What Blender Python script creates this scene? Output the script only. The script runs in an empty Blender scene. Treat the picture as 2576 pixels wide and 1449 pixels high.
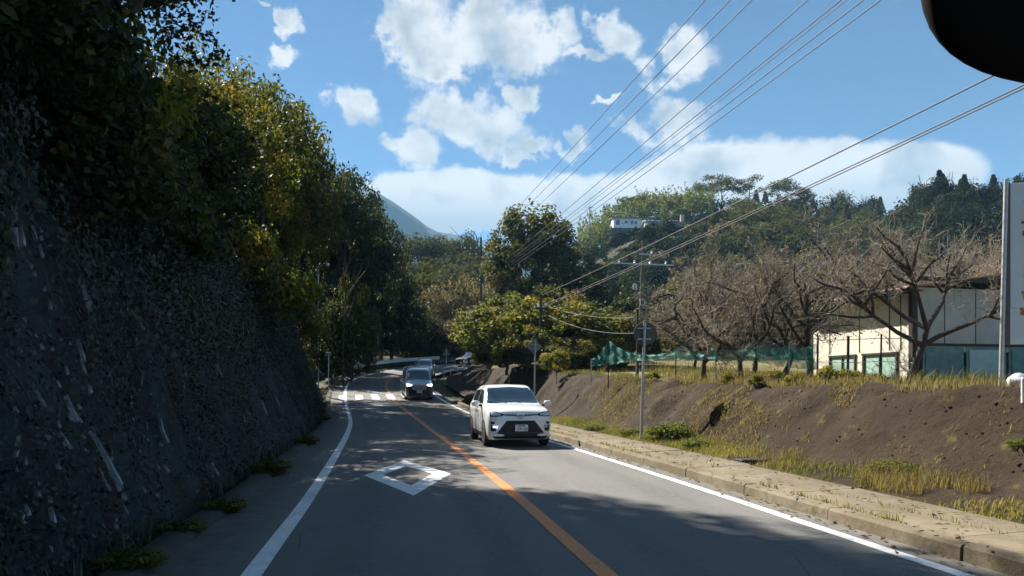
import bpy, math, random
import numpy as np
from mathutils import Vector, Matrix
from mathutils.bvhtree import BVHTree

SC = bpy.context.scene
COL = SC.collection
R = math.radians

# ---------------------------------------------------------------- camera
CAMZ = 1.55
cam_d = bpy.data.cameras.new('camera')
cam = bpy.data.objects.new('camera', cam_d)
COL.objects.link(cam)
cam.location = (0, 0, CAMZ)
cam.rotation_euler = (R(90), 0, 0)
cam_d.sensor_width = 36.0
cam_d.lens = 36.0 * 2700 / 3840
cam_d.shift_y = 370 / 3840
cam_d.clip_start = 0.05
cam_d.clip_end = 9000
SC.camera = cam

# ---------------------------------------------------------------- sun, exposure
SUN_AZ = R(-43)      # measured from +Y (ahead), negative to the left
SUN_EL = R(44)
sun_dir = Vector((math.sin(SUN_AZ) * math.cos(SUN_EL), math.cos(SUN_AZ) * math.cos(SUN_EL), math.sin(SUN_EL)))
sun_d = bpy.data.lights.new('sun', 'SUN')
sun_d.energy = 5.0
sun_d.angle = R(0.53)
sun_d.color = (1.0, 0.93, 0.82)
sun = bpy.data.objects.new('sun', sun_d)
COL.objects.link(sun)
sun.location = (-60, 60, 80)
sun.rotation_euler = (-sun_dir).to_track_quat('-Z', 'Y').to_euler()

SC.view_settings.view_transform = 'Standard'
SC.view_settings.look = 'None'
SC.view_settings.gamma = 1.0
SC.view_settings.exposure = 1.6
SC.view_settings.use_curve_mapping = False
SC.render.engine = 'CYCLES'
SC.cycles.use_denoising = True
SC.cycles.max_bounces = 6
SC.cycles.transparent_max_bounces = 12
SC.cycles.volume_bounces = 0
SC.cycles.sample_clamp_indirect = 4.0


# ---------------------------------------------------------------- node helpers
class NT:
    def __init__(self, tree):
        self.t = tree
        self.n = tree.nodes
        self.l = tree.links

    def node(self, typ, **kw):
        nd = self.n.new(typ)
        for k, v in kw.items():
            setattr(nd, k, v)
        return nd

    def put(self, sock, v):
        if hasattr(v, 'is_output'):
            self.l.new(v, sock)
        elif v is not None:
            sock.default_value = v

    def math(self, op, a, b=None, c=None, clamp=False):
        nd = self.node('ShaderNodeMath', operation=op, use_clamp=clamp)
        self.put(nd.inputs[0], a)
        if b is not None:
            self.put(nd.inputs[1], b)
        if c is not None:
            self.put(nd.inputs[2], c)
        return nd.outputs[0]

    def vmath(self, op, a, b=None):
        nd = self.node('ShaderNodeVectorMath', operation=op)
        self.put(nd.inputs[0], a)
        if b is not None:
            self.put(nd.inputs[1], b)
        return nd.outputs[0]

    def mix(self, f, a, b, typ='RGBA', blend='MIX'):
        nd = self.node('ShaderNodeMix', data_type=typ)
        if typ == 'RGBA':
            nd.blend_type = blend
            ia, ib, o = 6, 7, 2
        else:
            ia, ib, o = 2, 3, 0
        self.put(nd.inputs[0], f)
        self.put(nd.inputs[ia], a)
        self.put(nd.inputs[ib], b)
        return nd.outputs[o]

    def noise(self, vec, scale, detail=3, rough=0.55, dist=0.0):
        nd = self.node('ShaderNodeTexNoise')
        if vec is not None:
            self.l.new(vec, nd.inputs['Vector'])
        nd.inputs['Scale'].default_value = scale
        nd.inputs['Detail'].default_value = detail
        nd.inputs['Roughness'].default_value = rough
        nd.inputs['Distortion'].default_value = dist
        return nd.outputs[0]

    def step(self, x, a, b):
        nd = self.node('ShaderNodeMapRange', interpolation_type='SMOOTHSTEP')
        self.put(nd.inputs[0], x)
        nd.inputs[1].default_value = a
        nd.inputs[2].default_value = b
        return nd.outputs[0]

    def ramp(self, f, stops):
        nd = self.node('ShaderNodeValToRGB')
        cr = nd.color_ramp
        while len(cr.elements) < len(stops):
            cr.elements.new(0.5)
        for e, (p, c) in zip(cr.elements, stops):
            e.position = p
            e.color = (*c, 1)
        self.put(nd.inputs[0], f)
        return nd.outputs[0]

    def mapping(self, vec, scale=(1, 1, 1), rot=(0, 0, 0)):
        nd = self.node('ShaderNodeMapping')
        self.l.new(vec, nd.inputs[0])
        nd.inputs['Scale'].default_value = scale
        nd.inputs['Rotation'].default_value = rot
        return nd.outputs[0]


# ---------------------------------------------------------------- sky
FD, CU, CV = 1811.0, 1288.0, 972.7      # focal length, principal column and eye level in picture units (2576 wide)


def ray(u, v):
    return Vector(((u - CU) / FD, 1.0, (CV - v) / FD))


def at(u, v, Y):
    d = ray(u, v)
    return Vector((d.x * Y, Y, CAMZ + d.z * Y))


world = bpy.data.worlds.new('World')
SC.world = world
world.use_nodes = True
w = NT(world.node_tree)
w.n.clear()
sky = w.node('ShaderNodeTexSky', sky_type='NISHITA')
sky.sun_disc = False
sky.sun_elevation = SUN_EL
sky.sun_rotation = SUN_AZ
sky.air_density = 0.7
sky.dust_density = 0.0
sky.altitude = 2500
sky.ozone_density = 1.2
tc = w.node('ShaderNodeTexCoord')
dirv = w.vmath('NORMALIZE', tc.outputs['Generated'])
sep = w.node('ShaderNodeSeparateXYZ')
w.l.new(dirv, sep.inputs[0])
az = w.math('ARCTAN2', sep.outputs[0], sep.outputs[1])
el = w.math('ARCSINE', sep.outputs[2])
# gentle warping so that the outlines billow
wn = w.node('ShaderNodeTexNoise')
w.l.new(dirv, wn.inputs['Vector'])
wn.inputs['Scale'].default_value = 13
wn.inputs['Detail'].default_value = 5
wn.inputs['Roughness'].default_value = 0.62
wsep = w.node('ShaderNodeSeparateColor')
w.l.new(wn.outputs['Color'], wsep.inputs[0])
wn2 = w.node('ShaderNodeTexNoise')
w.l.new(dirv, wn2.inputs['Vector'])
wn2.inputs['Scale'].default_value = 38
wn2.inputs['Detail'].default_value = 5
wn2.inputs['Roughness'].default_value = 0.6
wsep2 = w.node('ShaderNodeSeparateColor')
w.l.new(wn2.outputs['Color'], wsep2.inputs[0])
azw = w.math('MULTIPLY_ADD', w.math('SUBTRACT', wsep.outputs[0], 0.5), 0.11, az)
elw = w.math('MULTIPLY_ADD', w.math('SUBTRACT', wsep.outputs[1], 0.5), 0.075, el)
azw = w.math('MULTIPLY_ADD', w.math('SUBTRACT', wsep2.outputs[0], 0.5), 0.055, azw)
elw = w.math('MULTIPLY_ADD', w.math('SUBTRACT', wsep2.outputs[1], 0.5), 0.040, elw)
CLOUDS = [(1040, 60, 105, 80), (1090, 120, 130, 72), (1230, 95, 150, 92), (1340, 125, 110, 70), (1130, 160, 90, 36), (1400, 95, 66, 52),
          (1540, 75, 82, 46), (1470, 140, 74, 24), (1710, 145, 108, 72),
          (1130, 275, 120, 66), (1040, 372, 84, 50), (1215, 330, 120, 62), (1300, 250, 42, 42), (1320, 370, 64, 30),
          (885, 265, 70, 52), (740, 50, 40, 36), (690, 138, 52, 28), (675, 2, 24, 12),
          (1690, 320, 120, 72), (1445, 365, 56, 28), (1540, 245, 40, 14)]
BANK = [(1150, 510, 330, 85), (1450, 522, 330, 86), (1810, 478, 270, 125), (2050, 460, 320, 108), (2290, 452, 190, 95), (780, 520, 260, 85)]


def blobfield(lst, a, e):
    tot = None
    for (u, v, ru, rv) in lst:
        d = ray(u, v).normalized()
        a0 = math.atan2(d.x, d.y)
        e0 = math.asin(d.z)
        k = math.cos(a0)
        x = w.math('MULTIPLY', w.math('SUBTRACT', a, a0), FD / ru / max(k * k, .5))
        y = w.math('MULTIPLY', w.math('SUBTRACT', e, e0), FD / rv / max(k, .6))
        r2 = w.math('MULTIPLY_ADD', y, y, w.math('MULTIPLY', x, x))
        f = w.math('SUBTRACT', 1.0, w.math('SQRT', r2))
        tot = f if tot is None else w.math('SMOOTH_MAX', tot, f, 0.25)
    return tot


F1 = blobfield(CLOUDS, azw, elw)
F2 = blobfield(BANK, w.math('MULTIPLY_ADD', w.math('SUBTRACT', wsep.outputs[0], 0.5), 0.07, az),
               w.math('MULTIPLY_ADD', w.math('SUBTRACT', wsep.outputs[1], 0.5), 0.036, el))
fb = w.noise(dirv, 26, 7, 0.62)
fb2 = w.noise(dirv, 9, 4, 0.55)
fine = w.noise(dirv, 75, 6, 0.65)
F1n = w.math('MULTIPLY_ADD', w.math('SUBTRACT', fb, 0.5), 1.7, F1)
F1n = w.math('MULTIPLY_ADD', w.math('SUBTRACT', fine, 0.5), 0.45, F1n)
d1 = w.step(F1n, -0.08, 0.50)
F2n = w.math('MULTIPLY_ADD', w.math('SUBTRACT', fb, 0.5), 0.45, F2)
F2n = w.math('MULTIPLY_ADD', w.math('SUBTRACT', fine, 0.5), 0.12, F2n)
d2 = w.step(F2n, 0.0, 0.19)
# scattered fair weather clouds over the rest of the sky
gen = w.noise(w.mapping(dirv, (1, 1, 1.9)), 5.2, 7, 0.58)
away = w.step(w.math('ABSOLUTE', az), R(42), R(62))
gen_d = w.math('MULTIPLY', w.step(gen, 0.54, 0.70), away)
gen_d = w.math('MULTIPLY', gen_d, w.step(el, R(2), R(9)))
dens = w.math('MAXIMUM', w.math('MAXIMUM', d1, d2), gen_d)
dens = w.math('MULTIPLY', dens, 0.97)
thick = w.math('MAXIMUM', F1, w.math('MULTIPLY', F2, 0.55))
# undersides turned away from the sun: compare the billows with the billows a little nearer the sun
sd = w.node('ShaderNodeVectorMath', operation='ADD')
w.l.new(dirv, sd.inputs[0])
sd.inputs[1].default_value = tuple(sun_dir * 0.022 + Vector((0, 0, 0.016)))
fb_s = w.noise(sd.outputs[0], 15, 5, 0.5)
relief = w.math('SUBTRACT', fb_s, w.noise(dirv, 15, 5, 0.5))
body = w.math('MULTIPLY', w.step(thick, 0.05, 0.75), w.step(fb2, 0.30, 0.60))
grey = w.math('MULTIPLY_ADD', relief, 2.6, w.math('MULTIPLY', body, 0.75), clamp=True)
bank_base = w.math('MULTIPLY', d2, w.math('SUBTRACT', 1.0, w.step(el, R(12.0), R(15.8))))
grey = w.math('MAXIMUM', grey, w.math('MULTIPLY', bank_base, 0.8))
cl_col = w.mix(grey, (1.0, 1.0, 0.995, 1), (0.43, 0.50, 0.57, 1))
bg1 = w.node('ShaderNodeBackground')
w.l.new(w.mix(1.0, sky.outputs[0], (0.72, 1.0, 1.04, 1), blend='MULTIPLY'), bg1.inputs[0])
bg1.inputs[1].default_value = 0.05
bg2 = w.node('ShaderNodeBackground')
w.l.new(cl_col, bg2.inputs[0])
bg2.inputs[1].default_value = 0.315
mx = w.node('ShaderNodeMixShader')
w.l.new(dens, mx.inputs[0])
w.l.new(bg1.outputs[0], mx.inputs[1])
w.l.new(bg2.outputs[0], mx.inputs[2])
wo = w.node('ShaderNodeOutputWorld')
w.l.new(mx.outputs[0], wo.inputs[0])
world.cycles.sampling_method = 'MANUAL'
world.cycles.sample_map_resolution = 512


# ---------------------------------------------------------------- mesh helpers
def mesh_np(name, V, F, mat=None, smooth=False, face_attr=None):
    V = np.asarray(V, dtype=np.float32)
    F = np.asarray(F, dtype=np.int32)
    me = bpy.data.meshes.new(name)
    me.vertices.add(len(V))
    me.vertices.foreach_set('co', V.ravel())
    k = F.shape[1]
    me.loops.add(F.size)
    me.loops.foreach_set('vertex_index', F.ravel())
    me.polygons.add(len(F))
    me.polygons.foreach_set('loop_start', np.arange(0, F.size, k, dtype=np.int32))
    if face_attr is not None:
        a = me.attributes.new('tint', 'FLOAT', 'FACE')
        a.data.foreach_set('value', np.asarray(face_attr, dtype=np.float32))
    me.update(calc_edges=True)
    me.validate()
    if smooth:
        me.polygons.foreach_set('use_smooth', np.ones(len(F), dtype=bool))
    if mat is not None:
        me.materials.append(mat)
    return me


def link(name, me, parent=None):
    o = bpy.data.objects.new(name, me)
    COL.objects.link(o)
    if parent is not None:
        o.parent = parent
    return o


def tag(o, label=None, cat=None, group=None, kind=None):
    if label:
        o['label'] = label
    if cat:
        o['category'] = cat
    if group:
        o['group'] = group
    if kind:
        o['kind'] = kind
    return o


def empty(name, loc=(0, 0, 0), rz=0.0, label=None, cat=None, group=None):
    o = bpy.data.objects.new(name, None)
    COL.objects.link(o)
    o.empty_display_size = 0.2
    o.location = loc
    o.rotation_euler = (0, 0, rz)
    return tag(o, label, cat, group)


def copy_tree(o, parent=None):
    c = o.copy()
    COL.objects.link(c)
    c.parent = parent
    for ch in o.children:
        copy_tree(ch, c)
    return c


class MB:
    """collects polygons of any size for one mesh"""

    def __init__(self):
        self.v = []
        self.f = []

    def add(self, vs, fs):
        b = len(self.v)
        self.v.extend([tuple(p) for p in vs])
        self.f.extend([tuple(i + b for i in f) for f in fs])
        return self

    def box(self, c, s, rot=None, bev=0.0):
        sx, sy, sz = s[0] / 2, s[1] / 2, s[2] / 2
        if bev > 0:
            b = min(bev, sx * .9, sy * .9, sz * .9)
            vs = []
            for z, ins in ((-sz, b), (-sz + b, 0), (sz - b, 0), (sz, b)):
                x, y = sx - ins, sy - ins
                q = b if ins == 0 else b * .5
                vs += [(-x + q, -y, z), (x - q, -y, z), (x, -y + q, z), (x, y - q, z), (x - q, y, z), (-x + q, y, z), (-x, y - q, z), (-x, -y + q, z)]
            fs = [tuple(range(7, -1, -1)), tuple(range(24, 32))]
            for k in range(3):
                for i in range(8):
                    a, d = k * 8 + i, k * 8 + (i + 1) % 8
                    fs.append((a, d, d + 8, a + 8))
        else:
            vs = [(x, y, z) for z in (-sz, sz) for x, y in ((-sx, -sy), (sx, -sy), (sx, sy), (-sx, sy))]
            fs = [(3, 2, 1, 0), (4, 5, 6, 7), (0, 1, 5, 4), (1, 2, 6, 5), (2, 3, 7, 6), (3, 0, 4, 7)]
        c = Vector(c)
        vs = [((rot @ Vector(p)) if rot else Vector(p)) + c for p in vs]
        return self.add(vs, fs)

    def tube(self, pts, rad, n=8, caps=True):
        pts = [Vector(p) for p in pts]
        m = len(pts)
        rr = rad if hasattr(rad, '__len__') else [rad] * m
        vs = []
        ref = None
        for i, p in enumerate(pts):
            t = (pts[min(i + 1, m - 1)] - pts[max(i - 1, 0)]).normalized()
            if ref is None:
                ref = t.cross(Vector((0, 0, 1)))
                if ref.length < 1e-3:
                    ref = t.cross(Vector((1, 0, 0)))
            a = (ref - t * ref.dot(t)).normalized()
            ref = a
            b = t.cross(a)
            for k in range(n):
                an = 2 * math.pi * k / n
                vs.append(p + (a * math.cos(an) + b * math.sin(an)) * rr[i])
        fs = []
        for i in range(m - 1):
            for k in range(n):
                q = (k + 1) % n
                fs.append((i * n + k, i * n + q, (i + 1) * n + q, (i + 1) * n + k))
        if caps:
            fs.append(tuple(range(n - 1, -1, -1)))
            fs.append(tuple(range((m - 1) * n, m * n)))
        return self.add(vs, fs)

    def lathe(self, prof, axis_o, axis_d, n=24):
        """prof: (distance along the axis, radius)"""
        o = Vector(axis_o)
        d = Vector(axis_d).normalized()
        a = d.orthogonal().normalized()
        b = d.cross(a)
        vs = []
        for (h, r) in prof:
            for k in range(n):
                an = 2 * math.pi * k / n
                vs.append(o + d * h + (a * math.cos(an) + b * math.sin(an)) * r)
        fs = []
        for i in range(len(prof) - 1):
            for k in range(n):
                q = (k + 1) % n
                fs.append((i * n + k, i * n + q, (i + 1) * n + q, (i + 1) * n + k))
        fs.append(tuple(range(n - 1, -1, -1)))
        fs.append(tuple(range((len(prof) - 1) * n, len(prof) * n)))
        return self.add(vs, fs)

    def prism(self, poly, axis, a0, a1):
        """poly: 2-D outline; axis 'x','y','z' = direction of the extrusion"""
        def p3(p, a):
            return {'x': (a, p[0], p[1]), 'y': (p[0], a, p[1]), 'z': (p[0], p[1], a)}[axis]
        n = len(poly)
        vs = [p3(p, a0) for p in poly] + [p3(p, a1) for p in poly]
        fs = [tuple(range(n - 1, -1, -1)), tuple(range(n, 2 * n))]
        fs += [(i, (i + 1) % n, n + (i + 1) % n, n + i) for i in range(n)]
        return self.add(vs, fs)

    def mesh(self, name, mat=None, smooth=False, angle=None):
        me = bpy.data.meshes.new(name)
        me.from_pydata([tuple(p) for p in self.v], [], self.f)
        me.update()
        if smooth:
            me.polygons.foreach_set('use_smooth', [True] * len(me.polygons))
            if angle is not None:
                me.set_sharp_from_angle(angle=R(angle))
        if mat is not None:
            me.materials.append(mat)
        return me

    def build(self, name, mat, parent=None, smooth=False, angle=None):
        return link(name, self.mesh(name, mat, smooth, angle), parent)


def grid_mesh(name, P, mat, smooth=True):
    """P: (rows, cols, 3)"""
    P = np.asarray(P)
    r, c = P.shape[:2]
    i = np.arange(r * c).reshape(r, c)
    F = np.stack([i[:-1, :-1], i[:-1, 1:], i[1:, 1:], i[1:, :-1]], -1).reshape(-1, 4)
    return mesh_np(name, P.reshape(-1, 3), F, mat, smooth)


# smooth value noise for shaping terrain (numpy only)
class VNoise:
    def __init__(self, seed):
        self.t = np.random.RandomState(seed).rand(64, 64, 64).astype(np.float32)

    def __call__(self, x, y, z=0.0):
        x, y, z = np.broadcast_arrays(np.asarray(x, float), np.asarray(y, float), np.asarray(z, float))
        xi, yi, zi = np.floor(x).astype(int), np.floor(y).astype(int), np.floor(z).astype(int)
        fx, fy, fz = x - xi, y - yi, z - zi
        fx, fy, fz = [f * f * (3 - 2 * f) for f in (fx, fy, fz)]
        o = 0
        for dx in (0, 1):
            for dy in (0, 1):
                for dz in (0, 1):
                    o = o + self.t[(xi + dx) & 63, (yi + dy) & 63, (zi + dz) & 63] * (fx if dx else 1 - fx) * (fy if dy else 1 - fy) * (fz if dz else 1 - fz)
        return o - 0.5

    def fbm(self, x, y, z=0.0, oct=4):
        s, a, o = 1.0, 1.0, 0
        for _ in range(oct):
            o = o + a * self(np.asarray(x) * s, np.asarray(y) * s, np.asarray(z) * s)
            s *= 2.07
            a *= 0.5
        return o


VN = VNoise(5)


# ---------------------------------------------------------------- materials
def new_mat(name):
    m = bpy.data.materials.new(name)
    m.use_nodes = True
    t = NT(m.node_tree)
    t.n.clear()
    out = t.node('ShaderNodeOutputMaterial')
    bs = t.node('ShaderNodeBsdfPrincipled')
    t.l.new(bs.outputs[0], out.inputs[0])
    return m, t, bs, out


def c4(c):
    return (c[0], c[1], c[2], 1.0)


def plain(name, col, rough=0.5, metal=0.0, var=0.15, scale=6.0, bump=0.0, bscale=40.0, spec=0.5, coat=0.0, emit=None, estr=0.0):
    """one colour with procedural mottling and fine relief"""
    m, t, bs, out = new_mat(name)
    g = t.node('ShaderNodeTexCoord').outputs['Object']
    n = t.noise(g, scale, 4, 0.6)
    f = t.step(n, 0.3, 0.72)
    dark = tuple(x * (1 - var) for x in col)
    light = tuple(min(1, x * (1 + var)) for x in col)
    t.put(bs.inputs['Base Color'], t.mix(f, c4(dark), c4(light)))
    t.put(bs.inputs['Roughness'], t.math('MULTIPLY_ADD', t.math('SUBTRACT', n, .5), .25, rough, clamp=True))
    bs.inputs['Metallic'].default_value = metal
    bs.inputs['Specular IOR Level'].default_value = spec
    if coat:
        bs.inputs['Coat Weight'].default_value = coat
        bs.inputs['Coat Roughness'].default_value = 0.04
    if bump:
        b = t.node('ShaderNodeBump')
        b.inputs['Strength'].default_value = bump
        b.inputs['Distance'].default_value = 0.02
        t.l.new(t.noise(g, bscale, 5, 0.65), b.inputs['Height'])
        t.l.new(b.outputs[0], bs.inputs['Normal'])
    if emit:
        bs.inputs['Emission Color'].default_value = c4(emit)
        bs.inputs['Emission Strength'].default_value = estr
    return m


def leaf_mat(name, stops, trans=0.4, rough=0.6, spec=0.18):
    m, t, bs, out = new_mat(name)
    at_ = t.node('ShaderNodeAttribute', attribute_name='tint')
    col = t.ramp(at_.outputs['Fac'], stops)
    t.l.new(col, bs.inputs['Base Color'])
    bs.inputs['Roughness'].default_value = rough
    bs.inputs['Specular IOR Level'].default_value = spec
    tr = t.node('ShaderNodeBsdfTranslucent')
    t.l.new(t.mix(1.0, col, (1.5, 1.6, .7, 1), blend='MULTIPLY'), tr.inputs[0])
    mx_ = t.node('ShaderNodeMixShader')
    mx_.inputs[0].default_value = trans
    t.l.new(bs.outputs[0], mx_.inputs[1])
    t.l.new(tr.outputs[0], mx_.inputs[2])
    t.l.new(mx_.outputs[0], out.inputs[0])
    return m


def asphalt_mat():
    m, t, bs, out = new_mat('asphalt')
    g = t.node('ShaderNodeTexCoord').outputs['Object']
    big = t.noise(g, 0.35, 4, 0.6)
    lane = t.noise(t.mapping(g, (1.6, 0.12, 1), (0, 0, R(-10))), 1.0, 3, 0.5)
    fine = t.noise(g, 160, 2, 0.8)
    mott = t.noise(g, 9, 5, 0.7)
    stone = t.node('ShaderNodeTexVoronoi')
    t.l.new(g, stone.inputs['Vector'])
    stone.inputs['Scale'].default_value = 95
    c = t.mix(t.step(big, .3, .7), (0.118, 0.118, 0.115, 1), (0.158, 0.153, 0.143, 1))
    c = t.mix(t.math('MULTIPLY', t.step(lane, .45, .75), .35), c, (0.075, 0.075, 0.076, 1))
    slat = t.node('ShaderNodeAttribute', attribute_name='lateral').outputs['Fac']
    lat = t.math('ABSOLUTE', slat)
    wob = t.math('MULTIPLY_ADD', t.math('SUBTRACT', lane, .5), .35, lat)
    trk = t.math('MINIMUM', t.math('ABSOLUTE', t.math('SUBTRACT', wob, .70)), t.math('ABSOLUTE', t.math('SUBTRACT', wob, 2.12)))
    c = t.mix(t.math('MULTIPLY', t.step(trk, .34, .08), .38), c, (0.070, 0.070, 0.071, 1))
    dirt_e = t.math('MULTIPLY', t.step(lat, 2.75, 3.3), t.step(t.noise(g, 2.5, 5, .7), .35, .65))
    c = t.mix(t.math('MULTIPLY', dirt_e, .6), c, (0.10, 0.085, 0.06, 1))
    dirt_shade_l = t.math('MULTIPLY', t.math('SUBTRACT', 1.0, t.step(slat, -3.6, -3.0)), t.math('MULTIPLY_ADD', t.step(t.noise(g, 3.0, 5, .7), .3, .6), .5, .5))
    c = t.mix(t.math('MULTIPLY', dirt_shade_l, .8), c, (0.040, 0.038, 0.030, 1))  # left shoulder: dirt, with the shadow along the slope foot mixed into its colour
    c = t.mix(t.math('MULTIPLY', t.step(mott, .42, .72), .35), c, (0.19, 0.185, 0.175, 1))
    c = t.mix(t.math('MULTIPLY', t.step(mott, .5, .25), .3), c, (0.07, 0.07, 0.072, 1))
    blot = t.math('MULTIPLY', t.step(t.noise(g, 1.7, 3, .6), .62, .72), t.step(t.noise(g, 14, 3, .6), .4, .6))
    c = t.mix(t.math('MULTIPLY', blot, .45), c, (0.05, 0.05, 0.052, 1))
    c = t.mix(t.math('MULTIPLY', t.step(fine, .45, .8), .55), c, (0.25, 0.24, 0.225, 1))
    c = t.mix(t.math('MULTIPLY', t.step(stone.outputs[0], .55, .1), .35), c, (0.045, 0.045, 0.047, 1))
    crack = t.node('ShaderNodeTexVoronoi', feature='DISTANCE_TO_EDGE')
    t.l.new(g, crack.inputs['Vector'])
    crack.inputs['Scale'].default_value = 0.32
    ck = t.math('MULTIPLY', t.math('LESS_THAN', crack.outputs[0], 0.0028), t.step(big, .45, .6))
    c = t.mix(t.math('MULTIPLY', ck, .6), c, (0.025, 0.025, 0.026, 1))
    t.l.new(c, bs.inputs['Base Color'])
    t.put(bs.inputs['Roughness'], t.math('MULTIPLY_ADD', big, .18, .74))
    bs.inputs['Specular IOR Level'].default_value = 0.35
    b = t.node('ShaderNodeBump')
    b.inputs['Strength'].default_value = 0.35
    b.inputs['Distance'].default_value = 0.006
    t.l.new(t.math('ADD', fine, stone.outputs[0]), b.inputs['Height'])
    t.l.new(b.outputs[0], bs.inputs['Normal'])
    return m


def paint_mat(name, col, under=(0.09, 0.09, 0.09), wear=0.55):
    m, t, bs, out = new_mat(name)
    g = t.node('ShaderNodeTexCoord').outputs['Object']
    n = t.noise(g, 26, 6, 0.8)
    n2 = t.noise(g, 1.3, 4, 0.6)
    f = t.step(t.math('MULTIPLY_ADD', n2, .35, t.math('MULTIPLY', n, .65)), wear, wear + .12)
    dirt = t.mix(t.step(t.noise(g, 5, 4, .6), .35, .75), c4(tuple(x * .82 for x in col)), c4(col))
    t.l.new(t.mix(f, dirt, c4(under)), bs.inputs['Base Color'])
    bs.inputs['Roughness'].default_value = 0.6
    b = t.node('ShaderNodeBump')
    b.inputs['Strength'].default_value = 0.25
    b.inputs['Distance'].default_value = 0.004
    t.l.new(n, b.inputs['Height'])
    t.l.new(b.outputs[0], bs.inputs['Normal'])
    return m


def earth_mat(name, cols, scale=1.0, streak=None, bump=0.8, moss=None):
    m, t, bs, out = new_mat(name)
    g = t.node('ShaderNodeTexCoord').outputs['Object']
    v = t.mapping(g, streak) if streak else g
    a = t.noise(v, 0.8 * scale, 5, 0.62, 0.4)
    b_ = t.noise(g, 7 * scale, 5, 0.65)
    c_ = t.noise(g, 45 * scale, 3, 0.7)
    c = t.mix(t.step(a, .35, .68), c4(cols[0]), c4(cols[1]))
    c = t.mix(t.math('MULTIPLY', t.step(b_, .5, .72), .6), c, c4(cols[2]))
    c = t.mix(t.math('MULTIPLY', t.step(c_, .56, .75), .45), c, c4(tuple(x * 1.7 for x in cols[1])))
    if moss:
        mm = t.math('MULTIPLY', t.step(t.noise(g, 1.6, 5, .7), .56, .68), t.step(b_, .4, .62))
        c = t.mix(mm, c, c4(moss))
    t.l.new(c, bs.inputs['Base Color'])
    bs.inputs['Roughness'].default_value = 0.92
    bs.inputs['Specular IOR Level'].default_value = 0.2
    bp = t.node('ShaderNodeBump')
    bp.inputs['Strength'].default_value = bump
    bp.inputs['Distance'].default_value = 0.06
    t.l.new(t.math('ADD', t.math('MULTIPLY', b_, .8), t.math('MULTIPLY', c_, .3)), bp.inputs['Height'])
    t.l.new(bp.outputs[0], bs.inputs['Normal'])
    return m


M = {}
M['asphalt'] = asphalt_mat()
M['white_line'] = paint_mat('white_line', (0.80, 0.81, 0.81), wear=0.525)
M['orange_line'] = paint_mat('orange_line', (0.72, 0.22, 0.035), wear=0.50)
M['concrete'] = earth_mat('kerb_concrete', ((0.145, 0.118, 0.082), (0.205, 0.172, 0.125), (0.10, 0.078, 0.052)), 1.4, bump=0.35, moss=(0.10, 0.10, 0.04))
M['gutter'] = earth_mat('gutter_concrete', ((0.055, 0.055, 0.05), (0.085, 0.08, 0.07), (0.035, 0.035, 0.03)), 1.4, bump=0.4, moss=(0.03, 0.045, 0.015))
M['ground'] = earth_mat('ground_soil', ((0.055, 0.06, 0.03), (0.085, 0.08, 0.045), (0.04, 0.035, 0.02)), 0.4)
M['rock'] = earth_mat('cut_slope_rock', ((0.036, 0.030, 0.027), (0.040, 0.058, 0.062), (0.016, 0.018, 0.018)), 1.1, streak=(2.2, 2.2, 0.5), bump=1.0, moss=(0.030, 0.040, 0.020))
M['pale_rock'] = plain('pale_mortar', (0.25, 0.25, 0.25), 0.85, var=.3, scale=9, bump=.6)
M['bank'] = earth_mat('bank_earth', ((0.028, 0.0185, 0.0105), (0.042, 0.029, 0.0175), (0.012, 0.0075, 0.0038)), 1.0, streak=(0.8, 0.8, 1.3), bump=1.0, moss=(0.095, 0.078, 0.022))
M['turf'] = earth_mat('dry_turf', ((0.13, 0.12, 0.045), (0.20, 0.165, 0.07), (0.10, 0.08, 0.04)), 1.2)
M['wood_floor'] = earth_mat('forest_floor', ((0.025, 0.03, 0.016), (0.04, 0.042, 0.022), (0.02, 0.02, 0.014)), 0.6)
M['far_hill'] = earth_mat('hill_cover', ((0.030, 0.036, 0.020), (0.05, 0.052, 0.028), (0.026, 0.026, 0.018)), 0.12)
M['mountain'] = earth_mat('hazed_mountain_forest', ((0.026, 0.042, 0.044), (0.036, 0.054, 0.052), (0.02, 0.032, 0.036)), 0.012, bump=0.2)  # forest colour shifted to blue, carrying part of the haze
M['bark'] = plain('bark', (0.060, 0.046, 0.036), .9, var=.4, scale=14, bump=.9, bscale=30)
M['cherry_bark'] = plain('cherry_bark', (0.050, 0.036, 0.030), .85, var=.4, scale=18, bump=.7, bscale=40)
M['twig'] = plain('twig_bark', (0.23, 0.197, 0.158), .85, var=.35, scale=3, bump=.3)
M['leaf_dark'] = leaf_mat('leaf_dark', [(0, (0.012, 0.020, 0.010)), (.55, (0.030, 0.045, 0.018)), (.85, (0.060, 0.072, 0.022)), (1, (0.11, 0.10, 0.025))], .24)
M['leaf_olive'] = leaf_mat('leaf_olive', [(0, (0.030, 0.036, 0.014)), (.5, (0.070, 0.074, 0.025)), (.85, (0.12, 0.105, 0.03)), (1, (0.19, 0.12, 0.035))], .4)
M['leaf_yellow'] = leaf_mat('leaf_yellow', [(0, (0.055, 0.070, 0.020)), (.45, (0.115, 0.125, 0.030)), (.8, (0.20, 0.17, 0.035)), (1, (0.26, 0.16, 0.035))], .45)
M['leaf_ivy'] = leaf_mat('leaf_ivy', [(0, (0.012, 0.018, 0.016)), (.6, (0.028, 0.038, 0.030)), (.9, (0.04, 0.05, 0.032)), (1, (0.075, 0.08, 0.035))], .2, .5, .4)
M['leaf_far'] = leaf_mat('leaf_far', [(0, (0.028, 0.034, 0.016)), (.5, (0.066, 0.068, 0.027)), (.85, (0.105, 0.092, 0.036)), (1, (0.13, 0.09, 0.04))], .3, .8, .03)
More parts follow.
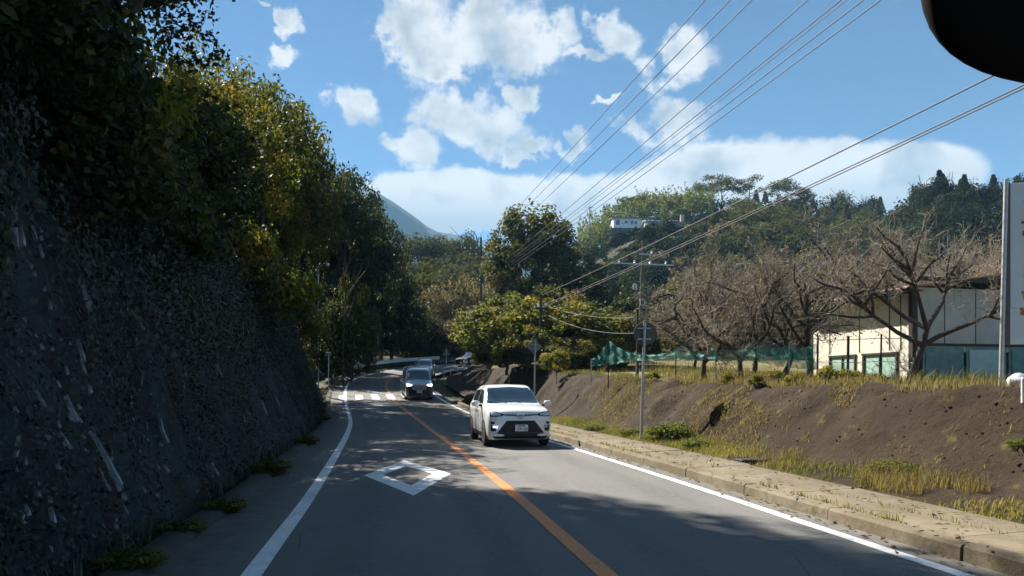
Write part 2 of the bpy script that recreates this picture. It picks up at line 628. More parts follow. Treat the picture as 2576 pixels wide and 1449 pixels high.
M['leaf_bamboo'] = leaf_mat('leaf_bamboo', [(0, (0.055, 0.075, 0.028)), (.6, (0.11, 0.125, 0.045)), (1, (0.17, 0.16, 0.07))], .45)
M['leaf_conifer'] = leaf_mat('leaf_conifer', [(0, (0.014, 0.020, 0.011)), (.7, (0.030, 0.038, 0.018)), (1, (0.060, 0.060, 0.024))], .2, .8, .03)
M['leaf_brown'] = leaf_mat('leaf_brown', [(0, (0.085, 0.058, 0.034)), (.6, (0.15, 0.115, 0.072)), (1, (0.24, 0.175, 0.09))], .35)
M['grass'] = leaf_mat('grass_blade', [(0, (0.085, 0.10, 0.022)), (.4, (0.17, 0.165, 0.045)), (.75, (0.30, 0.235, 0.09)), (1, (0.36, 0.26, 0.13))], .4)
M['dry_rim'] = leaf_mat('dry_rim_blade', [(0, (0.10, 0.105, 0.035)), (.35, (0.155, 0.14, 0.06)), (.7, (0.225, 0.17, 0.09)), (1, (0.25, 0.18, 0.11))], .35)
M['straw'] = leaf_mat('straw_blade', [(0, (0.14, 0.11, 0.045)), (.5, (0.24, 0.175, 0.09)), (1, (0.33, 0.24, 0.14))], .4)


# ---------------------------------------------------------------- the road's course
CTRL = np.array([(6.6, -28), (4.75, -17), (2.75, -5.5), (0.787, 5.89), (0.01, 10.5), (-1.06, 16.3), (-2.35, 23.0), (-3.85, 30.3), (-5.45, 37.0), (-7.2, 43.9),
                 (-9.25, 53.0), (-10.0, 58.8), (-9.85, 63.5), (-8.7, 68.6), (-6.0, 73.3), (-1.8, 76.8), (4.0, 79.2), (12, 81.2), (22, 83), (36, 85)], float)


def catmull(P, n):
    P = np.vstack([2 * P[0] - P[1], P, 2 * P[-1] - P[-2]])
    out = []
    for i in range(1, len(P) - 2):
        p0, p1, p2, p3 = P[i - 1:i + 3]
        for t in np.linspace(0, 1, n, endpoint=False):
            out.append(.5 * ((2 * p1) + (-p0 + p2) * t + (2 * p0 - 5 * p1 + 4 * p2 - p3) * t * t + (-p0 + 3 * p1 - 3 * p2 + p3) * t ** 3))
    out.append(P[-2])
    return np.array(out)


_raw = catmull(CTRL, 24)
_s = np.concatenate([[0], np.cumsum(np.linalg.norm(np.diff(_raw, axis=0), axis=1))])
SLEN = _s[-1]


def sm(a, b, x):
    t = np.clip((np.asarray(x, float) - a) / (b - a), 0, 1)
    return t * t * (3 - 2 * t)


def zr(Y):
    """height of the road and the ground beside it: level at first, then a steady climb"""
    Y = np.asarray(Y, float)
    z = np.where(Y < 24, 0.0, 0.0037 / 2 * np.clip(Y - 24, 0, 26.5) ** 2)
    z = z + np.clip(Y - 50.5, 0, 32) * 0.098
    return z


def cline(s):
    s = np.asarray(s, float)
    p = np.stack([np.interp(s, _s, _raw[:, 0]), np.interp(s, _s, _raw[:, 1])], -1)
    e = 0.6
    q0 = np.stack([np.interp(s - e, _s, _raw[:, 0]), np.interp(s - e, _s, _raw[:, 1])], -1)
    q1 = np.stack([np.interp(s + e, _s, _raw[:, 0]), np.interp(s + e, _s, _raw[:, 1])], -1)
    t = q1 - q0
    t /= np.linalg.norm(t, axis=-1, keepdims=True) + 1e-9
    return p, t


def off(s, o, dz=0.0):
    """points at distance o to the right of the centre line"""
    p, t = cline(s)
    nrm = np.stack([t[..., 1], -t[..., 0]], -1)
    q = p + nrm * np.asarray(o)[..., None]
    return np.concatenate([q, (zr(q[..., 1]) + dz)[..., None]], -1)


def s_of_Y(Y):
    i = np.argmin(np.abs(_raw[:, 1] - Y) + (np.arange(len(_raw)) > len(_raw) * .93) * 99)
    return _s[i]


SS = np.arange(0.7, SLEN - .7, 0.5)


def strip(name, o0, o1, dz, mat, s=SS, cols=2, jag=0.0, rng=None):
    oo = np.linspace(o0, o1, cols)
    P = np.stack([off(s, np.full(len(s), o), dz) for o in oo], 1)
    if jag and rng is not None:
        P[:, 0, :2] += rng.normal(0, jag, (len(s), 2))
        P[:, -1, :2] += rng.normal(0, jag, (len(s), 2))
    return link(name, grid_mesh(name, P, mat))


def S(o, label):
    o['kind'] = 'structure'
    o['label'] = label
    return o


rs = np.random.RandomState(11)

# ground: one sheet out to the horizon
gx = np.concatenate([-np.geomspace(4000, 40, 26), np.linspace(-36, 60, 49), np.geomspace(66, 4000, 26)])
gy = np.concatenate([-np.geomspace(600, 40, 10), np.linspace(-36, 110, 74), np.geomspace(115, 4600, 30)])
GX, GY = np.meshgrid(gx, gy)
GZ = zr(GY) - 0.3 + np.where((np.abs(GX) > 60) | (GY > 110), 0.5 * VN.fbm(GX * .02, GY * .02), 0)
S(link('ground', grid_mesh('ground', np.stack([GX, GY, GZ], -1), M['ground'])), 'weedy soil the road and hills stand on')

S(strip('road', -3.75, 3.28, 0.0, M['asphalt'], cols=7), 'two lane grey asphalt road curving uphill round a bend')
road_o = bpy.data.objects['road']
_la = road_o.data.attributes.new('lateral', 'FLOAT', 'POINT')
_la.data.foreach_set('value', np.tile(np.linspace(-3.75, 3.28, 7), len(SS)).astype(np.float32))
HALF = 2.88
S(strip('edge_line', -HALF - .085, -HALF + .085, 0.005, M['white_line']), 'white edge line on the left side of the road')
S(strip('edge_line', HALF - .075, HALF + .075, 0.005, M['white_line']), 'white edge line on the right side of the road beside the kerb')
S(strip('centre_line', -0.085, 0.085, 0.005, M['orange_line']), 'worn orange centre line along the road')


def flat_marking(name, quads, label, mat=None):
    mb = MB()
    for q in quads:
        n = len(q)
        mb.add([(x, y, float(zr(y)) + 0.0055) for x, y in q], [tuple(range(n))])
    return S(mb.build(name, mat or M['white_line']), label)


def ground_xy(u, v):
    d = ray(u, v)
    Y = 20.0
    for _ in range(60):
        Y = (float(zr(Y)) - CAMZ) / d.z * .5 + Y * .5
    return (d.x * Y, Y)


# the white diamond that announces the crossing: 5 m by 1.5 m, lying along the left lane
dc = [ground_xy(1042, 1249), ground_xy(1131, 1191), ground_xy(1017, 1157), ground_xy(917, 1198)]
cx_, cy_ = sum(p[0] for p in dc) / 4, sum(p[1] for p in dc) / 4
dirx, diry = dc[2][0] - dc[0][0], dc[2][1] - dc[0][1]
L_ = math.hypot(dirx, diry)
dirx, diry = dirx / L_, diry / L_


def rhomb(a, b):
    return [(cx_ - dirx * a, cy_ - diry * a), (cx_ + diry * b, cy_ - dirx * b), (cx_ + dirx * a, cy_ + diry * a), (cx_ - diry * b, cy_ + dirx * b)]


ro, ri = rhomb(2.5, .76), rhomb(1.42, .43)
flat_marking('diamond_marking', [(ro[i], ro[(i + 1) % 4], ri[(i + 1) % 4], ri[i]) for i in range(4)], 'white hollow diamond painted on the left lane')


def cross_quad(s0, s1, o0, o1):
    out = []
    for s_, o_ in ((s0, o0), (s0, o1), (s1, o1), (s1, o0)):
        p = off(np.array([s_]), np.array([o_]))[0]
        out.append((p[0], p[1]))
    return out


sx0, sx1 = s_of_Y(44.6), s_of_Y(47.9)
zeb = []
for k, o0 in enumerate((-3.05, -2.02, -1.02, -0.05, 0.92, 1.9)):
    me_q = cross_quad(sx0, sx1, o0 - .225, o0 + .225)
    zeb.append(me_q)
zroot = S(empty('crosswalk', (0, 0, 0)), 'zebra crossing with white stripes before the bend')
for q in zeb:
    mb = MB()
    mb.add([(x, y, float(zr(y)) + 0.0065) for x, y in q], [(0, 1, 2, 3)])
    mb.build('stripe', M['white_line'], zroot)
ss_ = s_of_Y(40.2)
flat_marking('stop_line', [cross_quad(ss_ - .2, ss_ + .2, -3.4, -.12)], 'white stop line across the left lane before the zebra crossing')

# left gutter between the asphalt and the slope
GUT = [(-3.74, 0.004), (-3.78, .05), (-4.02, .06), (-4.1, -.1), (-4.35, -.06)]
sg = SS[SS < s_of_Y(80)]
P = np.stack([off(sg, np.full(len(sg), o) + .03 * VN(sg * .8, o * 0 + 3.3), dz) for o, dz in GUT], 1)
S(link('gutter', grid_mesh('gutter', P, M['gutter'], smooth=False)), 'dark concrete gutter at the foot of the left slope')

# right kerb of separate concrete stones, then the sidewalk slabs
kroot = S(empty('kerb', (0, 0, 0)), 'low concrete kerb along the right edge of the road')
s_end = s_of_Y(41)
k_len = 2.0
sk = s_of_Y(-6)
i = 0
while sk < s_end:
    rr = rs.rand(4)
    hh = .145 + .012 * rr[0]
    mb = MB()
    vs = []
    a0, a1 = sk + .012, sk + k_len - .012
    n_ = 4
    for j in range(n_ + 1):
        s_ = a0 + (a1 - a0) * j / n_
        jj = (rr[1] - .5) * .02
        for o_, dz in ((3.24 + jj, -.08), (3.25 + jj, hh - .025), (3.275 + jj, hh), (3.42 + jj, hh + .004), (3.45 + jj, -.08)):
            vs.append(off(np.array([s_]), np.array([o_]), dz)[0])
    fs = []
    for j in range(n_):
        for c in range(4):
            fs.append((j * 5 + c, (j + 1) * 5 + c, (j + 1) * 5 + c + 1, j * 5 + c + 1))
    fs.append((4, 3, 2, 1, 0))
    fs.append(tuple(n_ * 5 + c for c in range(5)))
    mb.add(vs, fs)
    mb.build('kerb_stone', M['concrete'], kroot)
    sk += k_len
proot = S(empty('sidewalk', (0, 0, 0)), 'weathered concrete sidewalk strip between the kerb and the earth bank')
sk = s_of_Y(-6) + .7
while sk < s_of_Y(36):
    ln = 2.9
    a = np.linspace(sk + .015, sk + ln - .015, 7)
    lift = rs.rand() * .012
    oo = np.array([3.47, 3.49, 3.92, 3.945, 3.96, 4.2, 4.45 + .12 * rs.rand(), 4.7])
    dz = np.array([.02, .142, .15, .15, .155, .165, .175, .03]) + lift
    P = np.stack([off(a, np.full(len(a), o) + (.06 * VN(a * 1.3, o) if o > 4.5 else 0), d_) for o, d_ in zip(oo, dz)], 1)
    link('slab', grid_mesh('slab', P, M['concrete'], smooth=False), proot)
    sk += ln

# ---------------------------------------------------------------- the cut slope on the left
SL = np.arange(0.7, SLEN - .8, 0.3)
_pc, _ = cline(SL)
face_h = 5.2 * (1 - sm(45, 54, _pc[:, 1])) * np.where(np.arange(len(SL)) > np.argmax(_pc[:, 1] > 53), 0, 1) + .02
uu = np.concatenate([np.linspace(0, 1, 46), np.linspace(1, 2, 26)[1:]])
beyond = sm(44, 60, _pc[:, 1])
P = np.zeros((len(SL), len(uu), 3))
for j, t in enumerate(uu):
    base_o = -4.22 - 2.6 * beyond
    h1 = face_h * min(t, 1)
    o = base_o - h1 * 0.42
    if t > 1:
        q = (t - 1)
        o = o - q * 46
        h1 = h1 + (46 * (.62 * q - .12 * q * q) + 2.6 * (1 - math.exp(-q * 14))) * (1 - .93 * sm(s_of_Y(60), s_of_Y(74), SL))
    P[:, j] = off(SL, o, 0)
    amp = min(t * 4, 1) * (1 if t <= 1 else .6)
    x, y, z = P[:, j, 0], P[:, j, 1], P[:, j, 2] + h1
    ridge = VN.fbm(SL * 1.1 + h1 * .25, h1 * .22, 1.7, 4) * .55 + VN.fbm(SL * .28, h1 * .2, 9.1, 3) * 1.1 + VN.fbm(SL * 3.2, h1 * 1.8, 4.2, 2) * .13
    P[:, j, 0] = x + amp * ridge * .75
    P[:, j, 1] = y + amp * ridge * .25
    P[:, j, 2] = z + (0 if t <= 1 else .8 * VN.fbm(SL * .2, q * 9.0, 2.2, 3)) - (.12 if t == 0 else 0)
slope_P = P
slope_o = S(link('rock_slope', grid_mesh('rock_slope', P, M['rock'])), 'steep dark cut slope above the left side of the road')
ip = np.arange(P.shape[0] * P.shape[1]).reshape(P.shape[:2])
slope_F = np.stack([ip[:-1, :-1], ip[:-1, 1:], ip[1:, 1:], ip[1:, :-1]], -1).reshape(-1, 4)
slope_bvh = BVHTree.FromPolygons([tuple(p) for p in P.reshape(-1, 3)], slope_F.tolist())
CAMP = Vector((0, 0, CAMZ))


def hit(bvh, u, v):
    h = bvh.ray_cast(CAMP, ray(u, v).normalized(), 300)
    return h[0], h[1]


def drop(bvh, x, y):
    h = bvh.ray_cast(Vector((x, y, 90)), Vector((0, 0, -1)), 200)
    return h[0]


# ---------------------------------------------------------------- the earth bank and the plateau on the right
s_bend = s_of_Y(66)
SB = np.arange(s_of_Y(-14), s_bend, 0.16)
_pb, _ = cline(SB)
ztop = 1.42 + .024 * (np.clip(_pb[:, 1], 0, 45) - 9)
ztop = ztop * (1 - .55 * sm(38, 54, _pb[:, 1]))
oo = [4.55, 4.8, 5.05] + list(np.linspace(5.3, 6.95, 36)) + [7.15, 7.5, 8.0]
hf = [0.02, .13, .18] + [.22] * 39
bank_oo = np.array(oo)
P = []
for k, (o, h) in enumerate(zip(oo, hf)):
    face = sm(5.45, 6.85, o)
    zz = np.where(o < 5.32, h, .22 + (ztop - .22) * face ** .85)
    n1 = VN.fbm(SB * .9 + o * .7, o * .8, 3.1, 4)
    n2 = VN.fbm(SB * 2.6 + o * 2.0, o * 1.1, 7.7, 3)
    n3 = VN.fbm(SB * .25, o * .1, 5.5, 2)
    n4 = VN.fbm(SB * 1.5 + o * 3.2, o * 1.6, 12.3, 4)
    q = off(SB, o + .3 * n3 + .35 * n1 * (4 * face * (1 - face)), 0)
    zz = zz + face * (.16 * n3 + .24 * n2 * (1 - .6 * sm(6.8, 7.2, o))) + (.2 * n1 + .2 * np.minimum(n4, 0)) * face
    q[:, 2] = zr(q[:, 1]) + zz
    P.append(q)
P = np.stack(P, 1)
bank_P = P
ip = np.arange(P.shape[0] * P.shape[1]).reshape(P.shape[:2])
bank_F = np.stack([ip[:-1, :-1], ip[:-1, 1:], ip[1:, 1:], ip[1:, :-1]], -1).reshape(-1, 4)
bank_bvh = BVHTree.FromPolygons([tuple(p) for p in P.reshape(-1, 3)], bank_F.tolist())
S(link('earth_bank', grid_mesh('earth_bank', P, M['bank'])), 'bare brown earth bank along the right side of the road')
# level land on top of the bank
inner = P[::2, -1]
tt = np.concatenate([[0], np.geomspace(.02, 1, 18)])
Q = np.zeros((len(inner), len(tt), 3))
for j, t in enumerate(tt):
    far = np.stack([np.full(len(inner), 75.0), inner[:, 1] * 1.0 + 6, inner[:, 2]], -1)
    Q[:, j] = inner + (far - inner) * t
    Q[:, j, 2] += .10 * VN.fbm(Q[:, j, 0] * .6, Q[:, j, 1] * .6, 8.8) * min(1, t * 40) + .6 * t - .002
S(link('plateau', grid_mesh('plateau', Q, M['turf'])), 'level grassy land on top of the earth bank')


def ztop_at(x, y):
    """height of the level land"""
    k = np.argmin(np.abs(inner[:, 1] - y))
    t = max(0, (x - inner[k, 0])) / (75 - inner[k, 0])
    return float(inner[k, 2]) + .6 * t


# ---------------------------------------------------------------- hills and mountains
UH = np.array([500, 760, 900, 1010, 1080, 1150, 1230, 1300, 1440, 1500, 1560, 1640, 1700, 1800, 1900, 2000, 2100, 2190, 2250, 2300, 2360, 2450, 2576, 2900, 3600, 4600])
YR = np.array([140, 140, 150, 150, 150, 155, 160, 170, 180, 190, 200, 210, 215, 220, 220, 220, 215, 210, 190, 150, 140, 140, 140, 140, 140, 130])
VT = np.array([540, 550, 560, 572, 568, 572, 615, 610, 600, 548, 510, 480, 478, 455, 455, 470, 475, 485, 505, 462, 430, 436, 420, 410, 440, 520])
ui = np.concatenate([np.linspace(400, 2700, 150), np.linspace(2720, 4600, 30)])
yr_ = np.interp(ui, UH, YR)
zt_ = CAMZ + (CV - np.interp(ui, UH, VT)) / FD * yr_ - 9.0
tv = np.concatenate([np.linspace(0, 1, 40), np.linspace(1, 2.2, 14)[1:]])
HP = np.zeros((len(ui), len(tv), 3))
for j, t in enumerate(tv):
    Yj = 92 + (yr_ - 92) * t
    g = t if t < 1 else 1 - (t - 1) ** 1.5 * .5
    HP[:, j, 0] = (ui - CU) / FD * Yj
    HP[:, j, 1] = Yj
    n = VN.fbm(HP[:, j, 0] * .03, Yj * .03, 1.1, 3)
    HP[:, j, 2] = 3.5 + (zt_ - 3.5) * g + n * 5 * math.sin(min(t, 1) * math.pi)
ip = np.arange(HP.shape[0] * HP.shape[1]).reshape(HP.shape[:2])
hill_F = np.stack([ip[:-1, :-1], ip[:-1, 1:], ip[1:, 1:], ip[1:, :-1]], -1).reshape(-1, 4)
hill_bvh = BVHTree.FromPolygons([tuple(p) for p in HP.reshape(-1, 3)], hill_F.tolist())
S(link('hillside', grid_mesh('hillside', HP, M['far_hill'])), 'wooded hillside rising behind the bend and the plateau')


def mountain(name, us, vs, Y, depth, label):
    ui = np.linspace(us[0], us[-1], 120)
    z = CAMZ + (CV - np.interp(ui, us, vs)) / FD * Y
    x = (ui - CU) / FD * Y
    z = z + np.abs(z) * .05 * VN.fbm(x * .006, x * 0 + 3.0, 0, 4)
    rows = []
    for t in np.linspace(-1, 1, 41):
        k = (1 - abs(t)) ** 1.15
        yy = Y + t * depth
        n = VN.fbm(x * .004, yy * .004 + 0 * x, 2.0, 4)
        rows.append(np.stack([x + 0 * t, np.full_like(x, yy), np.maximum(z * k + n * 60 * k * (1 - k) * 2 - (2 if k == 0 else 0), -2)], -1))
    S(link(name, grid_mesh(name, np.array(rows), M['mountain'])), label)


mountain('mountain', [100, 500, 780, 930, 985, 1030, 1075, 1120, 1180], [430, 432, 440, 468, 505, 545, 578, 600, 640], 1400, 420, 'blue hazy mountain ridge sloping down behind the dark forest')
mountain('mountain', [700, 900, 1000, 1090, 1150, 1230, 1320, 1600], [600, 588, 588, 590, 598, 612, 625, 645], 1850, 300, 'fainter low mountain ridge under the cloud bank')


# ---------------------------------------------------------------- foliage builders
def unit(v):
    return v / (np.linalg.norm(v, axis=-1, keepdims=True) + 1e-9)


def leaf_quads(rng, P, N, ln, wd, tint, droop=0.3, fold=0.12):
    """one folded quad per leaf"""
    n = len(P)
    a = unit(np.cross(N, rng.normal(size=(n, 3))))
    a[:, 2] -= droop
    a = unit(a)
    b = unit(np.cross(N, a))
    N = np.cross(a, b)
    l = (ln * (0.6 + .8 * rng.rand(n)))[:, None] * .5
    wv = (wd * (0.6 + .8 * rng.rand(n)))[:, None] * .5
    f = N * l * fold * 2
    V = np.stack([P - a * l, P + b * wv + f - a * l * .1, P + a * l, P - b * wv + f - a * l * .1], 1).reshape(-1, 3)
    F = np.arange(4 * n).reshape(n, 4)
    return V, F, tint


def join_quads(parts):
    V, F, T, k = [], [], [], 0
    for v, f, t in parts:
        V.append(v)
        F.append(f + k)
        T.append(t)
        k += len(v)
    return np.concatenate(V), np.concatenate(F), np.concatenate(T)


def clump_leaves(rng, centers, radii, n_each, ln, wd, t0=.45, tvar=.25, up=.35, droop=.3, shell=.45):
    k = len(centers)
    ci = np.repeat(np.arange(k), n_each)
    d = unit(rng.normal(size=(len(ci), 3)))
    r = (shell + (1 - shell) * rng.rand(len(ci))) ** .6
    P = centers[ci] + d * radii[ci] * r[:, None]
    N = unit(d + rng.normal(size=d.shape) * .7 + np.array([0, 0, up]))
    ct = rng.normal(0, tvar * .6, k)
    T = np.clip(t0 + ct[ci] + rng.normal(0, tvar * .7, len(ci)), 0, 1)
    return leaf_quads(rng, P, N, ln, wd, T, droop)


def seg_tubes(segs, nmin=3, nmax=7):
    """segs: list of (p0,p1,r0,r1) -> joined frustums as numpy mesh"""
    out = []
    arr = np.array([(*a, *b, r0, r1) for a, b, r0, r1 in segs], float)
    p0, p1, r0, r1 = arr[:, :3], arr[:, 3:6], arr[:, 6:7], arr[:, 7:8]
    t = unit(p1 - p0)
    ref = np.where(np.abs(t[:, 2:3]) > .9, np.array([[1., 0, 0]]), np.array([[0, 0, 1.]]))
    a = unit(np.cross(t, ref))
    b = np.cross(t, a)
    Vs, Fs, k0 = [], [], 0
    for n, sel in ((nmin, r0[:, 0] < .03), (nmax, r0[:, 0] >= .03)):
        if not sel.any():
            continue
        m = sel.sum()
        an = np.arange(n) * 2 * np.pi / n
        ring = np.cos(an)[None, :, None] * a[sel][:, None] + np.sin(an)[None, :, None] * b[sel][:, None]
        A = p0[sel][:, None] + ring * r0[sel][:, None]
        B = p1[sel][:, None] + ring * r1[sel][:, None]
        V = np.concatenate([A, B], 1).reshape(-1, 3)
        base = (np.arange(m) * 2 * n)[:, None]
        i = np.arange(n)[None]
        j = (np.arange(n)[None] + 1) % n
        F = np.stack([base + i, base + j, base + n + j, base + n + i], -1).reshape(-1, 4)
        Vs.append(V)
        Fs.append(F + k0)
        k0 += len(V)
    return np.concatenate(Vs), np.concatenate(Fs)


def limb(rng, a, b, r0, r1, n=5, wob=.12):
    a, b = np.array(a, float), np.array(b, float)
    L = np.linalg.norm(b - a)
    pts = [a + (b - a) * t + (rng.normal(size=3) * wob * L * .5 * math.sin(t * math.pi)) for t in np.linspace(0, 1, n + 1)]
    rad = np.linspace(r0, r1, n + 1)
    return [(pts[i], pts[i + 1], rad[i], rad[i + 1] * .98) for i in range(n)]


def make_tree(name, seed, h, rad, mat, n_clump=42, n_leaf=260, ln=.16, wd=.09, low=.3, flat=1.0, t0=.45, tvar=.25, clump_r=.3, lean=(0, 0), trunk_r=None, skirt=0.0, bark='bark'):
    """returns (trunk mesh, crown mesh); the base is at the origin"""
    rng = np.random.RandomState(seed)
    cz = h * (low + 1) / 2
    rz = h * (1 - low) / 2
    d = unit(rng.normal(size=(n_clump, 3)))
    d[:, 2] = np.where(d[:, 2] < -.5, -d[:, 2] * .6, d[:, 2])
    rr = .55 + .42 * rng.rand(n_clump)
    C = np.stack([d[:, 0] * rad * rr, d[:, 1] * rad * rr, cz + d[:, 2] * rz * rr * flat], -1)
    C[:, 0] += lean[0] * (C[:, 2] / h)
    C[:, 1] += lean[1] * (C[:, 2] / h)
    cr = rad * clump_r * (.65 + .7 * rng.rand(n_clump))
    CR = np.stack([cr, cr, cr * (.62 * flat if flat < 1 else .68)], -1)
    parts = [clump_leaves(rng, C, CR, n_leaf, ln, wd, t0, tvar)]
    # loose sprays that break the outline
    k = n_clump
    d2 = unit(rng.normal(size=(k, 3)))
    C2 = np.stack([d2[:, 0] * rad * 1.04, d2[:, 1] * rad * 1.04, cz + np.abs(d2[:, 2]) * rz * 1.04 * flat], -1)
    C2[:, 0] += lean[0] * (C2[:, 2] / h)
    C2[:, 1] += lean[1] * (C2[:, 2] / h)
    parts.append(clump_leaves(rng, C2, np.full((k, 3), rad * .16), max(10, n_leaf // 7), ln, wd, min(1, t0 + .1), tvar))
    V, F, T = join_quads(parts)
    crown = mesh_np(name + '_crown', V, F, mat, False, T)
    tr = trunk_r or h * .022
    top = np.array([lean[0] * .6, lean[1] * .6, h * (low + .35)])
    segs = limb(rng, (0, 0, -.4), top, tr, tr * .45, 6, .06)
    for i in rng.choice(n_clump, min(n_clump, 12), replace=False):
        st = segs[rng.randint(2, 6)][0]
        segs += limb(rng, st, C[i], tr * .4, tr * .1, 4, .15)
    tv_, tf_ = seg_tubes(segs)
    trunk = mesh_np(name + '_trunk', tv_, tf_, M[bark], True)
    return trunk, crown


def place_tree(meshes, loc, label, cat='tree', name='broadleaf_tree', group=None, scale=1.0, rz=0.0, sxy=1.0, sz=1.0):
    e = empty(name, loc, rz, label, cat, group)
    e.scale = (scale * sxy, scale * sxy * (.8 + .4 * math.sin(rz * 3) ** 2), scale * sz)
    link('trunk', meshes[0], e)
    link('crown', meshes[1], e)
    return e


# ---------------------------------------------------------------- trees above the left slope
protos = [make_tree('dark_a', 1, 7.5, 3.6, M['leaf_dark'], 52, 250, .22, .13, low=.12, t0=.42, tvar=.3, clump_r=.27),
          make_tree('dark_b', 2, 8.5, 3.8, M['leaf_olive'], 50, 250, .22, .13, low=.12, t0=.36, tvar=.3, clump_r=.26),
          make_tree('yellow_a', 3, 6.0, 2.9, M['leaf_yellow'], 46, 280, .18, .12, low=.1, t0=.42, tvar=.32, clump_r=.27),
          make_tree('dark_c', 4, 10.0, 3.9, M['leaf_dark'], 54, 260, .21, .12, low=.12, t0=.5, tvar=.3, clump_r=.25, lean=(1.6, 0)),
          make_tree('olive_thin', 5, 8.5, 3.8, M['leaf_olive'], 30, 130, .22, .13, low=.15, t0=.5, tvar=.3, clump_r=.24),
          make_tree('yellow_thin', 6, 6.0, 2.9, M['leaf_yellow'], 26, 150, .2, .13, low=.1, t0=.5, tvar=.3, clump_r=.26)]


def on_slope(Y, o):
    s_ = s_of_Y(Y)
    p = off(np.array([s_]), np.array([o]))[0]
    q = drop(slope_bvh, p[0], p[1])
    return q if q else Vector(p)


LEFT = [  # X, Y, height of the top, radius, prototype, label
    (-6.9, 9.5, 10.5, 2.6, 0, 'dark evergreen above the near end of the rock slope, out at the top left corner'),
    (-8.6, 14.0, 13.5, 2.9, 3, 'tall dark tree at the top left of the picture'),
    (-10.6, 17.5, 16.0, 2.7, 1, 'olive tree at the top left whose leaves meet the sky beside the small clouds'),
    (-9.9, 22.0, 11.8, 2.5, 4, 'thin olive tree above the slope, first one below the top left crown'),
    (-9.0, 24.0, 10.6, 1.9, 5, 'small tree with bright yellow leaves hanging over the rock slope'),
    (-10.6, 26.0, 13.2, 2.6, 4, 'brownish green tree on the slope crest beside the yellow leaved tree'),
    (-11.4, 30.0, 14.4, 2.8, 4, 'thin tree with feathery branch tips reaching into the sky over the road'),
    (-11.8, 34.0, 15.2, 2.8, 1, 'olive tree on the slope crest, just right of the feathery thin tree'),
    (-12.2, 37.0, 12.4, 1.8, 2, 'yellow green tree above the right part of the rock slope'),
    (-13.0, 39.0, 17.0, 3.2, 1, 'tall olive tree on the crest behind the yellow green one'),
    (-14.6, 44.0, 18.4, 3.4, 1, 'last tall olive tree on the crest before the slope drops to the bend'),
    (-14.7, 48.5, 18.8, 2.9, 3, 'dark tree behind the end of the rock slope'),
    (-16.2, 33.0, 16.5, 3.6, 3, 'dark tree with a broad crown standing back behind the slope crest'),
    (-15.2, 22.2, 25.0, 3.2, 0, 'tallest dark tree standing back behind the yellow leaved tree'),
    (-13.2, 20.5, 22.5, 3.2, 0, 'big dark tree behind the olive tree at top left'),
    (-17.5, 38.0, 17.5, 3.6, 1, 'broad olive tree standing back behind the crest, half hidden'),
]
PH = (7.5, 8.5, 6.0, 10.0, 8.5, 6.0)
PR = (3.6, 3.8, 2.9, 3.9, 3.8, 2.9)
for k, (X, Y, zt, rd, pi_, lab) in enumerate(LEFT):
    q = drop(slope_bvh, X, Y)
    gz = min((q.z if q else 7.0) - .15, zt - 4)
    sc = (zt - gz) / PH[pi_]
    place_tree(protos[pi_], (X, Y, gz), lab, scale=sc, rz=k * 1.7 if pi_ != 3 else 0.2 * k, group='trees above the left slope', sxy=rd / (PR[pi_] * sc))

# lower shrubs that hang over the top of the face
shrub = make_tree('shrub', 9, 2.4, 1.5, M['leaf_dark'], 26, 200, .13, .08, low=.0, t0=.5, tvar=.35, clump_r=.33, trunk_r=.03)
shrub_y = make_tree('shrub_y', 10, 2.6, 1.6, M['leaf_yellow'], 26, 190, .15, .10, low=.0, t0=.35, tvar=.35, clump_r=.33, trunk_r=.03)
rng = np.random.RandomState(21)
HANG = [(5.2, -5.8, 0), (6.4, -5.7, 1), (8.3, -5.75, 0), (10.6, -5.8, 0), (13.6, -5.8, 0), (7.0, -6.3, 0), (9.5, -6.2, 0), (12.5, -6.3, 1), (15, -6.2, 0), (17.5, -6.3, 0), (20.5, -6.2, 1), (23.5, -6.3, 0), (27, -6.2, 1), (30, -6.3, 0), (33.5, -6.1, 1), (37, -6.0, 0), (41, -5.9, 1), (45, -5.8, 0)]
words_ = ['lowest of all, cut by the left edge', 'low down beside the left edge', 'low down, third from the left edge', 'low down above the longest pale streak', 'low down, farthest right of the low ones', 'nearest the top left edge', 'second from the left', 'third from the left', 'fourth from the left', 'fifth from the left', 'below the small yellow tree', 'seventh from the left',
          'eighth from the left', 'below the feathery thin tree', 'tenth from the left', 'eleventh from the left', 'next to last towards the bend', 'last before the bend']
for (Y, o, t), wd_ in zip(HANG, words_):
    p = on_slope(Y, o)
    place_tree(shrub_y if t else shrub, (p.x, p.y, p.z - .5), ('yellow green' if t else 'dark green') + ' shrub overhanging the rock slope rim, ' + wd_, 'shrub', 'hanging_shrub',
               'shrubs along the slope rim', scale=.85 + .4 * rng.rand(), rz=rng.rand() * 6)

# the sunlit shrub where the slope ends, and the fern clumps at its foot
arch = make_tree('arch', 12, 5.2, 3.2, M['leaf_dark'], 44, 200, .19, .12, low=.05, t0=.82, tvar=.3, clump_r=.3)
tpt = at(884, 716, 56.0)
q = drop(slope_bvh, tpt.x, 56.0)
gz = min(q.z if q else 1.0, tpt.z - 4.5) - .3
place_tree(arch, (tpt.x, 56.0, gz), 'bright green shrub catching the sun where the rock slope ends', 'shrub', 'arching_shrub', scale=(tpt.z - gz) / 5.2, sxy=2.1 / (3.2 * (tpt.z - gz) / 5.2))
high = make_tree('high_crown', 14, 16.0, 2.4, M['leaf_dark'], 46, 200, .26, .15, low=.5, t0=.45, tvar=.3, clump_r=.3, trunk_r=.08)  # added tree, crown shaped to keep the people carrier in shade
place_tree(high, (-12.5, 53.6, 1.2), 'slender dark tree with a high crown added above the zebra crossing to shade the van', name='forest_tree')
